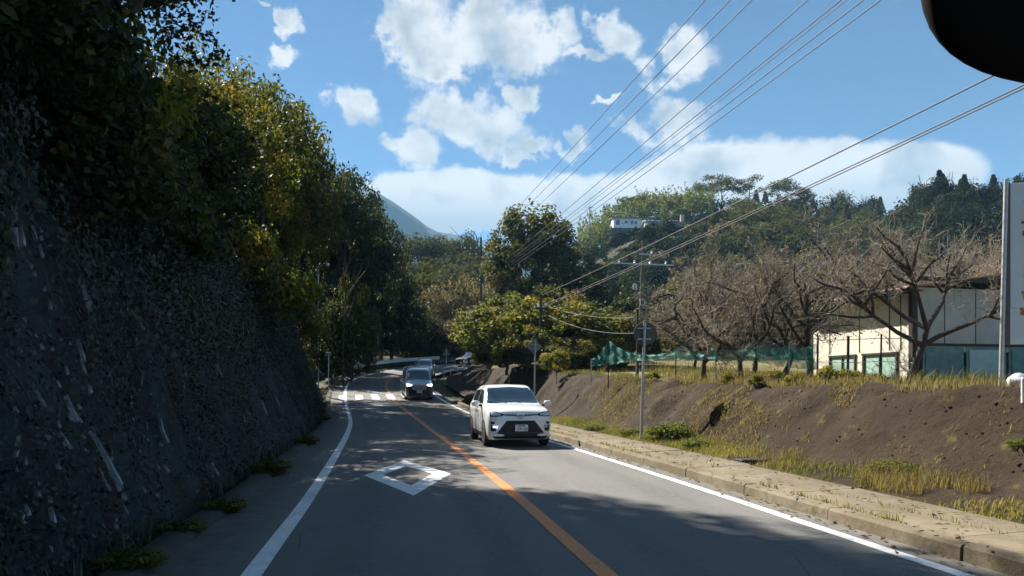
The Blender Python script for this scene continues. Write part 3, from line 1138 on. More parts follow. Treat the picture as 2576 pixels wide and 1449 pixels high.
fern = make_tree('fern', 13, .5, .36, M['leaf_yellow'], 18, 110, .08, .035, low=.0, t0=.18, tvar=.25, clump_r=.4, trunk_r=.012)
for (u, v, sc, lab) in [(665, 1195, 1.0, 'bright green fern clump at the foot of the slope beside the white line'), (540, 1290, .75, 'low brownish fern clump at the slope foot, left of the bright one'),
                        (430, 1345, .7, 'green fern clump at the slope foot near the bottom left'), (290, 1440, .8, 'fern clump cut by the bottom edge of the picture'),
                        (760, 1120, .95, 'dark fern clump at the slope foot where the white line bends'), (805, 1060, 1.0, 'small shrub at the slope foot beside the shadowed road')]:
    h, n_ = hit(slope_bvh, u, v)
    if h is None:
        x, y = ground_xy(u, v)
        h = Vector((x, y, float(zr(y))))
    place_tree(fern, (h.x + .1, h.y, h.z - .12), lab, 'fern', 'fern_clump', 'ferns at the foot of the slope', scale=sc, sz=.7)

# ivy and hanging creepers over the cut face
rng = np.random.RandomState(31)
nr, nc = slope_P.shape[:2]
fl = slope_P[:, :46]


def ivy_layer(NI, c0, c1, power, ln, wd, out, t0):
    ri_ = rng.rand(NI) * (np.argmax(_pc[:, 1] > 56)) * .999
    cj = c0 + rng.rand(NI) ** power * (c1 - c0)
    i0, j0 = ri_.astype(int), cj.astype(int)
    fi, fj = (ri_ - i0)[:, None], (cj - j0)[:, None]
    A = fl[i0, j0] * (1 - fi) * (1 - fj) + fl[i0 + 1, j0] * fi * (1 - fj) + fl[i0, j0 + 1] * (1 - fi) * fj + fl[i0 + 1, j0 + 1] * fi * fj
    e1 = unit(fl[i0 + 1, j0] - fl[i0, j0])
    e2 = unit(fl[i0, j0 + 1] - fl[i0, j0] + 1e-6)
    N = unit(np.cross(e1, e2))
    N *= np.sign(N[:, :1])
    dens_ = VN.fbm(A[:, 1] * .55 - A[:, 2] * .2, A[:, 2] * .22, 3.3, 4) + .35 * (cj / 45) - .08
    keep = rng.rand(NI) < np.clip(.48 + dens_ * 2.0, .08, 1)
    A, N, cj, dens_ = A[keep], N[keep], cj[keep], dens_[keep]
    bulge = np.clip(dens_ * 1.3, 0, .6)[:, None] * (cj / 45)[:, None]
    A = A + N * (.02 + (out + bulge) * rng.rand(len(A))[:, None])
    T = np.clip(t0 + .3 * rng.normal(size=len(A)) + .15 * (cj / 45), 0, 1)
    return leaf_quads(rng, A, unit(N + .38 * rng.normal(size=N.shape)), ln, wd, T, droop=.8)


V, F, T = join_quads([ivy_layer(170000, 0, 44.9, 1.0, .058, .04, .09, .34), ivy_layer(60000, 16, 44.9, .7, .085, .058, .26, .42), ivy_layer(9000, 0, 44.9, 1, .15, .02, .12, .2)])
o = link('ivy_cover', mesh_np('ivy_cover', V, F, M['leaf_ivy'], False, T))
tag(o, 'dark ivy and creepers covering the cut rock slope', 'ivy', kind='stuff')

segs = []
for _ in range(150):
    i = rng.randint(20, np.argmax(_pc[:, 1] > 50))
    j1 = rng.randint(14, 46)
    j2 = max(0, j1 - rng.randint(6, 20))
    pts = []
    dri = rng.normal() * .25
    for q, j in enumerate(range(j1, j2, -2)):
        ii = int(np.clip(i + dri * q, 0, nr - 1))
        b = fl[ii, min(j, 45)]
        pts.append(b + np.array([.10 + .03 * rng.rand(), .0, 0]) + rng.normal(size=3) * .02)
    for a_, b_ in zip(pts[:-1], pts[1:]):
        segs.append((a_, b_, .011, .009))
tv_, tf_ = seg_tubes(segs)
o = link('hanging_vines', mesh_np('hanging_vines', tv_, tf_, M['bark']))
tag(o, 'thin creeper stems hanging down the cut rock slope', 'vines', kind='stuff')

# pale flakes of mortar showing through
def flake(rng, L, W):
    """a drip: pointed at the top, widening downwards, ragged at the foot"""
    n = 8
    lf, rt = [], []
    x = 0.0
    for q in range(n):
        t = q / (n - 1)
        wv = W * (.06 + .94 * (1 - t) ** 1.3 * (.55 + .8 * rng.rand())) if t > .12 else W * (.3 + .5 * rng.rand())
        x += rng.normal() * W * .16
        lf.append((x - wv / 2, (t - .5) * L))
        rt.append((x + wv / 2, (t - .5) * L))
    mb = MB()
    mb.prism(lf + rt[::-1], 'z', -.03, .008)
    return mb.mesh('pale_flake', M['pale_rock'])


flakes = [flake(rng, .38, .045), flake(rng, .26, .024), flake(rng, .14, .030), flake(rng, .50, .070), flake(rng, .08, .028)]


def put_flake(u, v, k, sc=1.0, tilt=0.0):
    h, n_ = hit(slope_bvh, u, v)
    if h is None or h.y > 60:
        return
    n_ = n_ if n_.dot(CAMP - h) > 0 else -n_
    up = Vector((-.30, .10, 1))
    yv = (up - n_ * up.dot(n_)).normalized()
    xv = yv.cross(n_)
    m = Matrix((xv, yv, n_)).transposed().to_4x4()
    o = link('pale_flake', flakes[k])
    o.matrix_world = Matrix.Translation(h + n_ * .115) @ m @ Matrix.Rotation(tilt, 4, 'Z') @ Matrix.Scale(sc, 4)
    o.parent = slope_o


for (u, v, k, sc) in [(235, 1165, 3, 1.25), (395, 1085, 0, 1.1), (195, 765, 0, 1.0), (25, 600, 2, 1.5), (8, 575, 0, 1.3), (265, 1215, 1, 1.0), (150, 1040, 1, 1.1), (130, 1120, 2, 1), (100, 1310, 2, 1.0),
                      (285, 1260, 4, 1), (530, 940, 0, .9), (525, 1190, 1, .9), (605, 1060, 1, 1), (180, 890, 1, 1), (150, 550, 1, 1), (540, 940, 1, 1), (655, 1030, 0, 1.1), (600, 835, 1, 1), (690, 1010, 0, 1.2)]:
    put_flake(u, v, k, sc, rng.normal() * .12)
for _ in range(170):
    put_flake(rng.uniform(5, 800), rng.uniform(540, 1400), rng.choice([1, 2, 4, 4, 4, 2]), rng.uniform(.35, .8), rng.normal() * .25)

# dark forest outside the bend
fprot = [make_tree('bend_a', 41, 14, 4.3, M['leaf_dark'], 70, 170, .30, .18, low=.05, t0=.35, tvar=.28, clump_r=.24),
         make_tree('bend_b', 42, 9, 3.6, M['leaf_dark'], 54, 170, .28, .16, low=.0, t0=.4, tvar=.3, clump_r=.27),
         make_tree('bend_c', 43, 5, 3.0, M['leaf_dark'], 36, 150, .25, .15, low=.0, t0=.42, tvar=.3, clump_r=.32)]
BEND = [  # u of the crown, v of the top, Y, prototype height index, label
    (842, 452, 64, 0, 'dark evergreen nearest the street lamp behind the rock slope'),
    (880, 432, 62, 0, 'tallest dark evergreen over the bend, its top against the sky'),
    (925, 505, 67, 0, 'dark evergreen right of the tallest one over the bend'),
    (955, 560, 77, 0, 'dark tree over the bend at the edge of the blue mountain'),
    (905, 560, 80, 0, 'dark tree deep in the forest behind the guardrail'),
    (985, 655, 84, 0, 'dark tree leaning over the guardrail below the mountain'),
    (1035, 752, 88, 1, 'dark bushy tree sloping down to the right end of the guardrail'),
    (1090, 795, 90, 1, 'last dark tree of the forest edge beside the triangular sign'),
    (790, 520, 66, 0, 'dark tree behind the street lamp'),
    (960, 700, 85, 1, 'dark bush above the middle of the guardrail'),
    (890, 740, 82, 1, 'dark bush above the left end of the guardrail'),
    (1020, 830, 88, 2, 'low dark shrub right behind the guardrail'),
    (925, 830, 80, 2, 'low dark shrub behind the orange plate by the guardrail'),
    (1110, 855, 92, 2, 'low shrub in front of the forest edge behind the triangular sign'),
    (860, 800, 70, 2, 'low dark shrub behind the green topped post'),
    (835, 770, 55, 2, 'dark shrub between the street lamp and the green topped post'),
    (885, 830, 66, 2, 'dark shrub right of the green topped post, before the guardrail end'),
    (865, 690, 60, 1, 'dark bushy tree behind the sunlit shrub'),
    (925, 770, 76, 1, 'dark bush between the two bushes above the guardrail'),
    (985, 790, 83, 2, 'dark shrub above the middle of the guardrail, right of the orange plate'),
    (1060, 840, 88, 2, 'dark shrub at the right end of the guardrail'),
]
FH = (14, 9, 5)
for k, (u, v, Y, pi_, lab) in enumerate(BEND):
    tpt = at(u, v, Y)
    q = drop(slope_bvh, tpt.x, tpt.y)
    gz = max(float(zr(Y)) - .2, q.z if q else 0)
    if gz > tpt.z - 3:
        gz = tpt.z - 4
    sc = (tpt.z - gz) / FH[pi_]
    place_tree(fprot[pi_], (tpt.x, tpt.y, gz - .2), lab, scale=sc, rz=k * 2.1, group='dark forest around the bend', name='forest_tree', sxy=min(1.2, max(.62, .85 / sc)))

# ---------------------------------------------------------------- trees and shrubs on the right of the bend
pers = make_tree('persimmon', 51, 5.2, 2.5, M['leaf_yellow'], 64, 220, .19, .13, low=-.1, t0=.30, tvar=.34, clump_r=.25, trunk_r=.09)
pers2 = make_tree('persimmon2', 52, 4.2, 2.4, M['leaf_olive'], 54, 220, .18, .12, low=-.1, t0=.55, tvar=.34, clump_r=.27, trunk_r=.08)
for (u, vt, Y, pr, h, lab, rz_) in [(1275, 745, 41, pers, 5.2, 'yellow green leafy tree leaning over the road right of the dark car', .3),
                                    (1390, 728, 42, pers2, 4.2, 'tall yellow green tree behind the diamond shaped sign', 1.2),
                                    (1465, 765, 40, pers, 5.2, 'yellow green tree right of the diamond shaped sign', 2.4),
                                    (1575, 790, 40, pers2, 4.2, 'small yellow green tree behind the round sign', 3.3),
                                    (1235, 870, 42, pers2, 4.2, 'low dark green bush under the yellow green tree by the road', 4.0),
                                    (1325, 820, 38, pers, 5.2, 'leafy bush left of the diamond shaped sign', 5.1),
                                    (1425, 850, 37, pers2, 4.2, 'low leafy bush just right of the diamond shaped sign', .8),
                                    (1510, 835, 38, pers, 5.2, 'leafy bush left of the green netting', 1.9)]:
    tpt = at(u, vt, Y)
    gz = ztop_at(tpt.x, Y) if Y < 60 else float(zr(Y))
    sc = (tpt.z - gz + .1) / h
    place_tree(pr, (tpt.x, tpt.y, gz - .2), lab, scale=sc, rz=rz_, sxy=min(1.5, max(.95, 1.15 / sc)), name='leafy_tree')

rt = make_tree('round_tree', 55, 15.5, 4.4, M['leaf_olive'], 130, 190, .34, .20, low=.12, t0=.3, tvar=.3, clump_r=.2, trunk_r=.3)
tpt = at(1340, 522, 70)
place_tree(rt, (tpt.x, 70, tpt.z - 15.6), 'large round evergreen tree standing alone at the bend', name='round_tree')
dk = [(1440, 640, 66, 0), (1500, 690, 64, 0), (1560, 725, 60, 1), (1395, 690, 72, 1)]
labs = ['dark tree at the right foot of the large round evergreen', 'dark tree in shadow left of the utility pole with the long crossarm', 'dark low tree below the long crossarm', 'dark bushy tree in front of the large round evergreen']
for k, ((u, vt, Y, pi_), lab) in enumerate(zip(dk, labs)):
    tpt = at(u, vt, Y)
    gz = float(zr(Y)) + .3
    sc = (tpt.z - gz) / FH[pi_]
    place_tree(fprot[pi_], (tpt.x, Y, gz - .3), lab, scale=sc, rz=k * 1.3, name='shadowed_tree', sxy=min(1.2, max(.7, 1 / sc)))


# ---------------------------------------------------------------- bare cherry trees
def bare_tree(seed, h, spread, lev=(5, 8, 10, 8), leafy=0.45, clear=.26, start=2):
    rng = np.random.RandomState(seed)
    thick, thin, tips = [], [], []

    def grow(p, d, L, r, n, level, bend):
        pts = [p]
        for q in range(n):
            d = unit(d + rng.normal(size=3) * bend + np.array([0, 0, .06]))
            pts.append(pts[-1] + d * L / n)
        rad = np.linspace(r, r * .5, n + 1)
        for q in range(n):
            (thick if r > .022 else thin).append((pts[q], pts[q + 1], rad[q], rad[q + 1]))
        return pts, d

    trunk, d = grow(np.array([0, 0, -.3]), unit(np.array([rng.normal() * .12, rng.normal() * .12, 1])), h * clear, h * .024, 4, 0, .1)
    for a in range(lev[0]):
        an = 2 * np.pi * (a + rng.rand() * .6) / lev[0]
        d1 = unit(np.array([math.cos(an), math.sin(an), .45 + .5 * rng.rand()]))
        L1 = spread * (.8 + .35 * rng.rand())
        p1, e1 = grow(trunk[-1 - (a % 2)], d1, L1, h * .0125, 6, 1, .12)
        for b in range(lev[1]):
            q = p1[start + b % (7 - start)] + rng.normal(size=3) * .02
            d2 = unit(e1 * .5 + rng.normal(size=3) * .6 + np.array([0, 0, .45]))
            p2, e2 = grow(q, d2, L1 * (.35 + .35 * rng.rand()), h * .0075, 5, 2, .2)
            for c in range(lev[2]):
                q2 = p2[1 + c % 5]
                d3 = unit(e2 * .5 + rng.normal(size=3) * .7 + np.array([0, 0, .3]))
                p3, e3 = grow(q2, d3, .45 + .7 * rng.rand(), .0105, 3, 3, .22)
                for e in range(lev[3]):
                    q3 = p3[1 + e % 3]
                    d4 = unit(e3 * .4 + rng.normal(size=3) * .8)
                    p4, _ = grow(q3, d4, .18 + .32 * rng.rand(), .0075, 2, 4, .25)
                    tips.append(p4[-1])
    tv_, tf_ = seg_tubes(thick, 4, 8)
    trunk_m = mesh_np('cherry_trunk', tv_, tf_, M['cherry_bark'], True)
    tv_, tf_ = seg_tubes(thin)
    twig_m = mesh_np('cherry_twigs', tv_, tf_, M['twig'])
    tips = np.array(tips)
    tips = tips[rng.rand(len(tips)) < leafy]
    V, F, T = leaf_quads(rng, tips + rng.normal(size=tips.shape) * .04, unit(rng.normal(size=tips.shape)), .085, .045, rng.rand(len(tips)), .6)
    leaf_m = mesh_np('cherry_leaves', V, F, M['leaf_brown'], False, T)
    return trunk_m, twig_m, leaf_m


cherries = [bare_tree(61, 5.6, 2.7), bare_tree(62, 6.2, 2.9), bare_tree(63, 5.2, 2.5), bare_tree(64, 6.0, 2.8, (5, 8, 9, 6), .4, .38, 4), bare_tree(65, 6.4, 3.0, (5, 8, 9, 6), .4, .33, 4)]
CH = [  # u of the trunk, Y, prototype, scale, turn, label
    (2036, 20.5, 3, .82, .2, 'bare cherry tree in front of the left end of the pale wall'),
    (2285, 18.0, 4, .80, 1.5, 'bare cherry tree with a thick dark trunk before the corner of the shed'),
    (1965, 23.5, 2, 1.0, 2.2, 'bare cherry tree left of the shed, its trunk in shadow'),
    (1860, 21.5, 0, .85, 3.1, 'bare spreading cherry tree right of the round sign'),
    (1770, 25.0, 1, .85, 4.4, 'bare cherry tree above the green netting, nearest the round sign'),
    (2180, 29.0, 2, 1.0, .9, 'bare cherry tree rising behind the roof of the shed'),
    (2420, 26.0, 0, 1.05, 2.8, 'bare cherry tree rising behind the dark wall of the shed'),
    (2470, 27.5, 2, 1.1, 5.0, 'bare cherry tree behind the shed, close to the white signboard'),
    (2330, 33.0, 1, 1.05, 3.6, 'bare tree on higher ground behind the shed'),
    (2060, 33.0, 0, 1.0, 5.2, 'bare tree in the back row behind the cherry with the shadowed trunk'),
    (1900, 34.0, 1, .95, .6, 'bare tree in the back row, behind the middle of the green netting'),
    (1745, 37.0, 2, .9, 1.9, 'bare tree in the back row nearest the utility pole'),
]
for (u, Y, k, sc, rz_, lab) in CH:
    x = (u - CU) / FD * Y
    e = empty('cherry_tree', (x, Y, ztop_at(x, Y) - .02), rz_, lab, 'tree', 'bare cherry trees on the plateau')
    e.scale = (sc, sc, sc)
    link('trunk', cherries[k][0], e)
    link('twigs', cherries[k][1], e)
    link('withered_leaves', cherries[k][2], e)

# brown undergrowth beyond the bend
brown = make_tree('brown_scrub', 71, 6, 3.2, M['leaf_brown'], 50, 120, .26, .14, low=.0, t0=.35, tvar=.35, clump_r=.3)
for k, (u, vt, Y, lab) in enumerate([(1105, 720, 96, 'brown autumn bush above the triangular sign'), (1170, 700, 98, 'brown autumn bush left of the dark utility pole'),
                                      (1250, 690, 97, 'reddish brown bush right of the dark utility pole'), (1315, 710, 92, 'brown bush at the left foot of the large round evergreen'),
                                      (1150, 800, 92, 'rust coloured bush behind the black car'), (1205, 770, 90, 'rust coloured bush just right of the black car')]):
    tpt = at(u, vt, Y)
    gz = float(zr(Y))
    sc = (tpt.z - gz) / 6
    place_tree(brown, (tpt.x, Y, gz - .3), lab, 'bush', 'autumn_bush', 'autumn bushes beyond the bend', scale=sc, rz=k * 1.1, sxy=min(1.2, 1.3 / sc))


# ---------------------------------------------------------------- wooded hillside: one mass of crowns, then the trees that stand out
def blob_crown(rng, c, rad, h, n, ln, t0, tvar, kind):
    if kind == 'cone':
        t = rng.rand(n) ** .8
        an = rng.rand(n) * 2 * np.pi
        rr = rad * (1 - t) * (.75 + .3 * rng.rand(n)) + .15
        P = np.stack([np.cos(an) * rr, np.sin(an) * rr, h * (.1 + .9 * t)], -1)
        N = unit(np.stack([np.cos(an), np.sin(an), np.full(n, .6)], -1) + rng.normal(size=(n, 3)) * .4)
    elif kind == 'bamboo':
        k = max(4, n // 40)
        base = rng.normal(size=(k, 2)) * rad * .45
        lean_ = rng.normal(size=(k, 2)) * .18 * h
        ci = rng.randint(0, k, n)
        t = rng.rand(n) ** .6
        P = np.concatenate([base[ci] + lean_[ci] * (t ** 2)[:, None] + rng.normal(size=(n, 2)) * .5 * (1.25 - t)[:, None], (h * t)[:, None]], -1)
        N = unit(rng.normal(size=(n, 3)) + np.array([0, 0, .3]))
    else:
        k = 11
        d = unit(rng.normal(size=(k, 3)))
        d[:, 2] = np.abs(d[:, 2]) * (.7 if kind == 'pine' else 1)
        cc = d * np.array([rad, rad, h * .42]) * .68
        cc[:, 2] += h * (.62 if kind == 'pine' else .42)
        if kind == 'pine':
            cc[:, 2] = h * (.72 + .28 * rng.rand(k))
        ci = rng.randint(0, k, n)
        e = unit(rng.normal(size=(n, 3)))
        P = cc[ci] + e * np.array([rad * .42, rad * .42, h * (.08 if kind == 'pine' else .2)]) * (rng.rand(n)[:, None] ** .4)
        N = unit(e + rng.normal(size=(n, 3)) * .5 + np.array([0, 0, .3]))
    T = np.clip(t0 + rng.normal(0, tvar, n), 0, 1)
    return leaf_quads(rng, P + np.array(c), N, ln, ln * .62, T, .15)


rng = np.random.RandomState(81)


def hill_pt(u, t):
    """point on the hillside: direction u, t = 0 at its foot, 1 on the ridge"""
    Yr = float(np.interp(u, UH, YR))
    Y = 92 + (Yr - 92) * t
    x = (u - CU) / FD * Y
    q = drop(hill_bvh, x, Y)
    return np.array(q) if q else np.array([x, Y, 4.0])


def wood(name, label, n, urange, trange, mat, kinds, leaves=500, hmin=6, hmax=10, avoid=None):
    parts = []
    for _ in range(n):
        u = rng.uniform(*urange)
        t = rng.uniform(*trange)
        p = hill_pt(u, t)
        if avoid and avoid(u, t):
            continue
        kd = kinds[rng.randint(len(kinds))]
        h = rng.uniform(hmin, hmax)
        parts.append(blob_crown(rng, p - np.array([0, 0, .6]), h * (.5 if kd != 'cone' else .28), h, leaves, .68 if kd != 'bamboo' else .58, rng.uniform(.3, .6), .2, kd))
    V, F, T = join_quads(parts)
    o = link(name, mesh_np(name, V, F, mat, False, T))
    return tag(o, label, 'woodland', kind='stuff')


def house_zone(u, t):
    return 1510 < u < 1830 and .68 < t < .86


wood('hill_wood', 'hazy green woodland on the hillside left of the large round evergreen', 95, (780, 1260), (.1, 1.02), M['leaf_far'], ['round', 'round', 'round', 'pine'])
wood('hill_wood', 'dark woodland on the hillside below the white house', 130, (1260, 1840), (.12, .72), M['leaf_conifer'], ['round'], 460, 4.5, 7, avoid=house_zone)
wood('terrace_bushes', 'low bushes on the slope right below the white house', 130, (1500, 1860), (.44, .61), M['leaf_far'], ['round'], 260, 2.5, 4.2)
wood('bamboo_grove', 'pale green bamboo grove above the white house', 60, (1470, 1780), (.84, 1.03), M['leaf_bamboo'], ['bamboo', 'bamboo', 'round'], 520, 7, 11, avoid=house_zone)
wood('hill_wood', 'brown and olive woodland on the hill above the bare cherry trees', 150, (1780, 2330), (.15, 1.02), M['leaf_far'], ['round', 'round', 'round', 'cone'], avoid=house_zone)
wood('brown_wood', 'brown leafless scrub on the hillside behind the bare cherry trees', 80, (1640, 2560), (.05, .6), M['leaf_brown'], ['round'], 300, 5, 8)
wood('hill_wood', 'dark conifer woodland on the hill behind the signboard', 110, (2240, 2760), (.2, 1.03), M['leaf_conifer'], ['cone', 'round', 'round', 'round'], 520, 7, 11)


def standout(kind, mat, seed, h, rad, n):
    rg = np.random.RandomState(seed)
    V, F, T = blob_crown(rg, (0, 0, 0), rad, h, n, .5, .5, .22, kind)
    crown = mesh_np(kind + '_crown', V, F, mat, False, T)
    segs = limb(rg, (0, 0, -1), (0, 0, h * .8), .22, .06, 5, .05)
    for _ in range(6):
        segs += limb(rg, (0, 0, h * rg.uniform(.35, .7)), (rg.normal() * rad * .5, rg.normal() * rad * .5, h * rg.uniform(.65, .9)), .09, .03, 3)
    tv_, tf_ = seg_tubes(segs)
    return mesh_np(kind + '_trunk', tv_, tf_, M['bark'], True), crown


pine = standout('pine', M['leaf_far'], 5, 10, 5.5, 1500)
con = standout('round', M['leaf_conifer'], 6, 11, 3.4, 1500)
rnd = standout('round', M['leaf_far'], 7, 9, 4.6, 1500)
for k, (u, vt, pr, hh, nm, lab) in enumerate([
        (1590, 497, pine, 10, 'pine_tree', 'small flat topped pine left of the bamboo grove'),
        (1762, 462, pine, 10, 'pine_tree', 'flat topped pine on the ridge above the bamboo, leftmost of the ridge pines'),
        (1815, 443, pine, 10, 'pine_tree', 'broad flat topped pine, highest of the ridge pines'),
        (1885, 452, pine, 10, 'pine_tree', 'flat topped ridge pine right of the highest one'),
        (1960, 455, pine, 10, 'pine_tree', 'flat topped ridge pine crossed by the upper cable'),
        (2010, 470, pine, 10, 'pine_tree', 'rightmost flat topped pine on the ridge'),
        (2120, 463, rnd, 9, 'ridge_tree', 'rounded olive tree on the ridge right of the pines'),
        (2180, 470, con, 11, 'conifer', 'pointed dark conifer at the right end of the olive ridge'),
        (2325, 425, con, 11, 'conifer', 'leftmost tall dark conifer of the clump near the signboard'),
        (2362, 415, con, 11, 'conifer', 'tall dark conifer, second of the clump near the signboard'),
        (2400, 428, con, 11, 'conifer', 'dark conifer in the middle of the clump near the signboard'),
        (2445, 425, con, 11, 'conifer', 'dark conifer right of the middle of the clump'),
        (2490, 432, con, 11, 'conifer', 'dark conifer close to the top of the signboard pole'),
        (2556, 408, con, 11, 'conifer', 'dark conifer above the white signboard'),
        (1050, 566, rnd, 9, 'ridge_tree', 'rounded hazy tree below the blue mountain'),
        (1105, 570, rnd, 9, 'ridge_tree', 'rounded hazy tree in the middle of the low ridge'),
        (1185, 556, rnd, 9, 'ridge_tree', 'tall hazy tree on the low ridge left of the large round evergreen'),
        (1445, 575, con, 11, 'conifer', 'small dark conifer right of the large round evergreen')]):
    Yr = float(np.interp(u, UH, YR)) - 4
    tp = at(u, vt, Yr)
    q = drop(hill_bvh, tp.x, tp.y)
    gz = min(q.z if q else tp.z - hh, tp.z - 6)
    place_tree(pr, (tp.x, tp.y, gz - .4), lab, name=nm, scale=(tp.z - gz) / hh, rz=k * 1.9, sxy=min(1.0, hh / (tp.z - gz)))


# ---------------------------------------------------------------- grass, weeds, litter
def blades(rng, P, hgt, wid, lean=.35):
    n = len(P)
    an = rng.rand(n) * 2 * np.pi
    d = np.stack([np.cos(an), np.sin(an), np.zeros(n)], -1)
    s_ = np.stack([-np.sin(an), np.cos(an), np.zeros(n)], -1)
    h = (hgt * (.45 + .9 * rng.rand(n)))[:, None]
    tip = P + np.array([0, 0, 1]) * h + d * h * (lean * (.3 + rng.rand(n)))[:, None]
    mid = P + np.array([0, 0, .55]) * h + d * h * (lean * .25)
    wv = wid * .5
    V = np.stack([P - s_ * wv, P + s_ * wv, mid + s_ * wv * .9, tip, mid - s_ * wv * .9], 1).reshape(-1, 3)
    b = np.arange(n)[:, None] * 5
    F = np.concatenate([b + np.array([[0, 1, 2, 4]]), b + np.array([[4, 2, 3, 3]])], 0)
    quad = b + np.array([[0, 1, 2, 4]])
    tri = b + np.array([[4, 2, 3]])
    return V, quad, tri


def grass(name, P, hgt, wid, mat, T, label, lean=.35):
    V, q, t = blades(rng, P, hgt, wid, lean)
    # a blade is one quad plus a pointed quad whose tip is a very short edge
    n = len(P)
    tipdup = V.reshape(n, 5, 3)[:, 3] + np.array([.002, 0, 0])
    V2 = np.concatenate([V, tipdup])
    tq = np.stack([t[:, 0], t[:, 1], t[:, 2], np.arange(n) + 5 * n], -1)
    F = np.concatenate([q, tq])
    o = link(name, mesh_np(name, V2, F, mat, False, np.concatenate([T, T])))
    return tag(o, label, 'grass', kind='stuff')


def bank_sample(n, Y0, Y1, c0, c1, clump=None, thr=0.0):
    """random points on the bank mesh; c = column range"""
    ok_ = np.where((_pb[:, 1] > Y0) & (_pb[:, 1] < Y1))[0]
    i = rng.choice(ok_[:-1], n)
    c = np.interp(rng.uniform(c0, c1, n), bank_oo, np.arange(len(bank_oo)))
    j = np.clip(c.astype(int), 0, bank_P.shape[1] - 2)
    fj = (c - j)[:, None]
    fi = rng.rand(n)[:, None]
    A = bank_P[i, j] * (1 - fi) * (1 - fj) + bank_P[i + 1, j] * fi * (1 - fj) + bank_P[i, j + 1] * (1 - fi) * fj + bank_P[i + 1, j + 1] * fi * fj
    if clump:
        kk = VN.fbm(A[:, 0] * clump, A[:, 1] * clump, 2.7, 3) > thr
        A = A[kk]
    return A


A = np.concatenate([bank_sample(24000, 6.5, 40, 4.45, 5.5, 1.1, .0), bank_sample(14000, 12, 34, 4.5, 5.65, .6, .02)])
tt_ = np.clip(.38 + .7 * VN.fbm(A[:, 0] * .7, A[:, 1] * .7, 6.1, 2) + .2 * rng.normal(size=len(A)), 0, 1)
grass('verge_grass', A, .10, .009, M['grass'], tt_, 'yellow green grass between the sidewalk and the earth bank', .7)
A = bank_sample(3600, 8.0, 12.5, 4.75, 5.6, 1.3, .0)
grass('dry_grass_tuft', A, .2, .007, M['straw'], np.clip(.4 + .3 * rng.normal(size=len(A)), 0, 1), 'dry seeding grass at the foot of the bank near the right edge', .5)
A = bank_sample(17000, 9, 48, 6.85, 8.0, .6, -.02)
tt_ = np.clip(.60 + .8 * VN.fbm(A[:, 0] * .35, A[:, 1] * .35, 1.1, 2) + .2 * rng.normal(size=len(A)), 0, 1)
grass('rim_grass', A, .17, .012, M['dry_rim'], tt_, 'yellow grass along the top rim of the earth bank')
# taller straw on the land behind the rim
n = 21000
Yv = rng.uniform(13, 46, n)
base = np.stack([np.interp(Yv, inner[:, 1], inner[:, 0]), Yv], -1)
dx = rng.rand(n) ** 1.4 * 9
A = np.stack([base[:, 0] + dx, Yv, np.array([ztop_at(x, y) for x, y in zip(base[:, 0] + dx, Yv)]) - .02], -1)
kk = (VN.fbm(A[:, 0] * .5, A[:, 1] * .5, 4.4, 3) > .0) & ~((A[:, 0] > 11.2) & (A[:, 1] > 20.5))
A = A[kk]
tt_ = np.clip(.35 + .7 * VN.fbm(A[:, 0] * .3, A[:, 1] * .3, 9.1, 2) + .2 * rng.normal(size=len(A)), 0, 1)
gm = tt_ > .25
grass('tall_grass', A[gm], .34, .011, M['straw'], tt_[gm], 'tall straw coloured grass on the plateau before the green netting', .75)
grass('field_weeds', A[~gm], .26, .018, M['dry_rim'], tt_[~gm], 'green and yellow weeds on the plateau among the straw', .4)
A = np.concatenate([bank_sample(14000, 11, 26, 5.5, 6.95, .45, .10), bank_sample(5000, 6, 40, 5.35, 6.9, .9, .16)])
grass('bank_tufts', A, .09, .011, M['straw'], np.clip(.2 + .3 * rng.normal(size=len(A)), 0, 1), 'short dry tufts and roots on the face of the earth bank', 1.2)
# weeds in the cracks of the sidewalk
sw = rng.uniform(s_of_Y(3), s_of_Y(34), 5200)
ow = np.where(rng.rand(5200) < .35, 3.46 + rng.normal(0, .02, 5200), np.where(rng.rand(5200) < .4, 3.95 + rng.normal(0, .03, 5200), 4.75 - np.abs(rng.normal(0, .22, 5200))))
A = off(sw, ow, .14)
A = A[VN.fbm(A[:, 0] * 1.2, A[:, 1] * 1.2, 7.2, 3) > .02]
grass('crack_weeds', A, .07, .009, M['grass'], np.clip(.35 + .3 * rng.normal(size=len(A)), 0, 1), 'small weeds in the cracks of the sidewalk', .6)
# weeds along the gutter on the left
sw = rng.uniform(s_of_Y(4), s_of_Y(78), 6500)
A = off(sw, -4.05 - .55 * rng.rand(6500), .0)
A = A[VN.fbm(A[:, 0] * .8, A[:, 1] * .8, 3.2, 3) > -.05]
grass('gutter_weeds', A, .22, .02, M['leaf_ivy'], np.clip(.8 + .25 * rng.normal(size=len(A)), 0, 1), 'dark weeds growing along the left gutter', .6)
# fallen leaves
sw = rng.uniform(s_of_Y(4), s_of_Y(34), 900)
ow = np.concatenate([rng.normal(3.15, .12, 450), rng.uniform(3.5, 5.2, 450)])
A = off(sw, ow, 0)
A[:, 2] = np.where(ow < 3.24, zr(A[:, 1]) + .012, zr(A[:, 1]) + .185 + np.clip(ow - 4.5, 0, 1) * .05)
V, F, T = leaf_quads(rng, A, unit(np.array([0, 0, 1.0]) + .3 * rng.normal(size=A.shape)), .07, .045, rng.rand(len(A)), 0)
o = link('fallen_leaves', mesh_np('fallen_leaves', V, F, M['leaf_brown'], False, T))
tag(o, 'brown fallen leaves scattered on the sidewalk and kerb', 'leaves', kind='stuff')
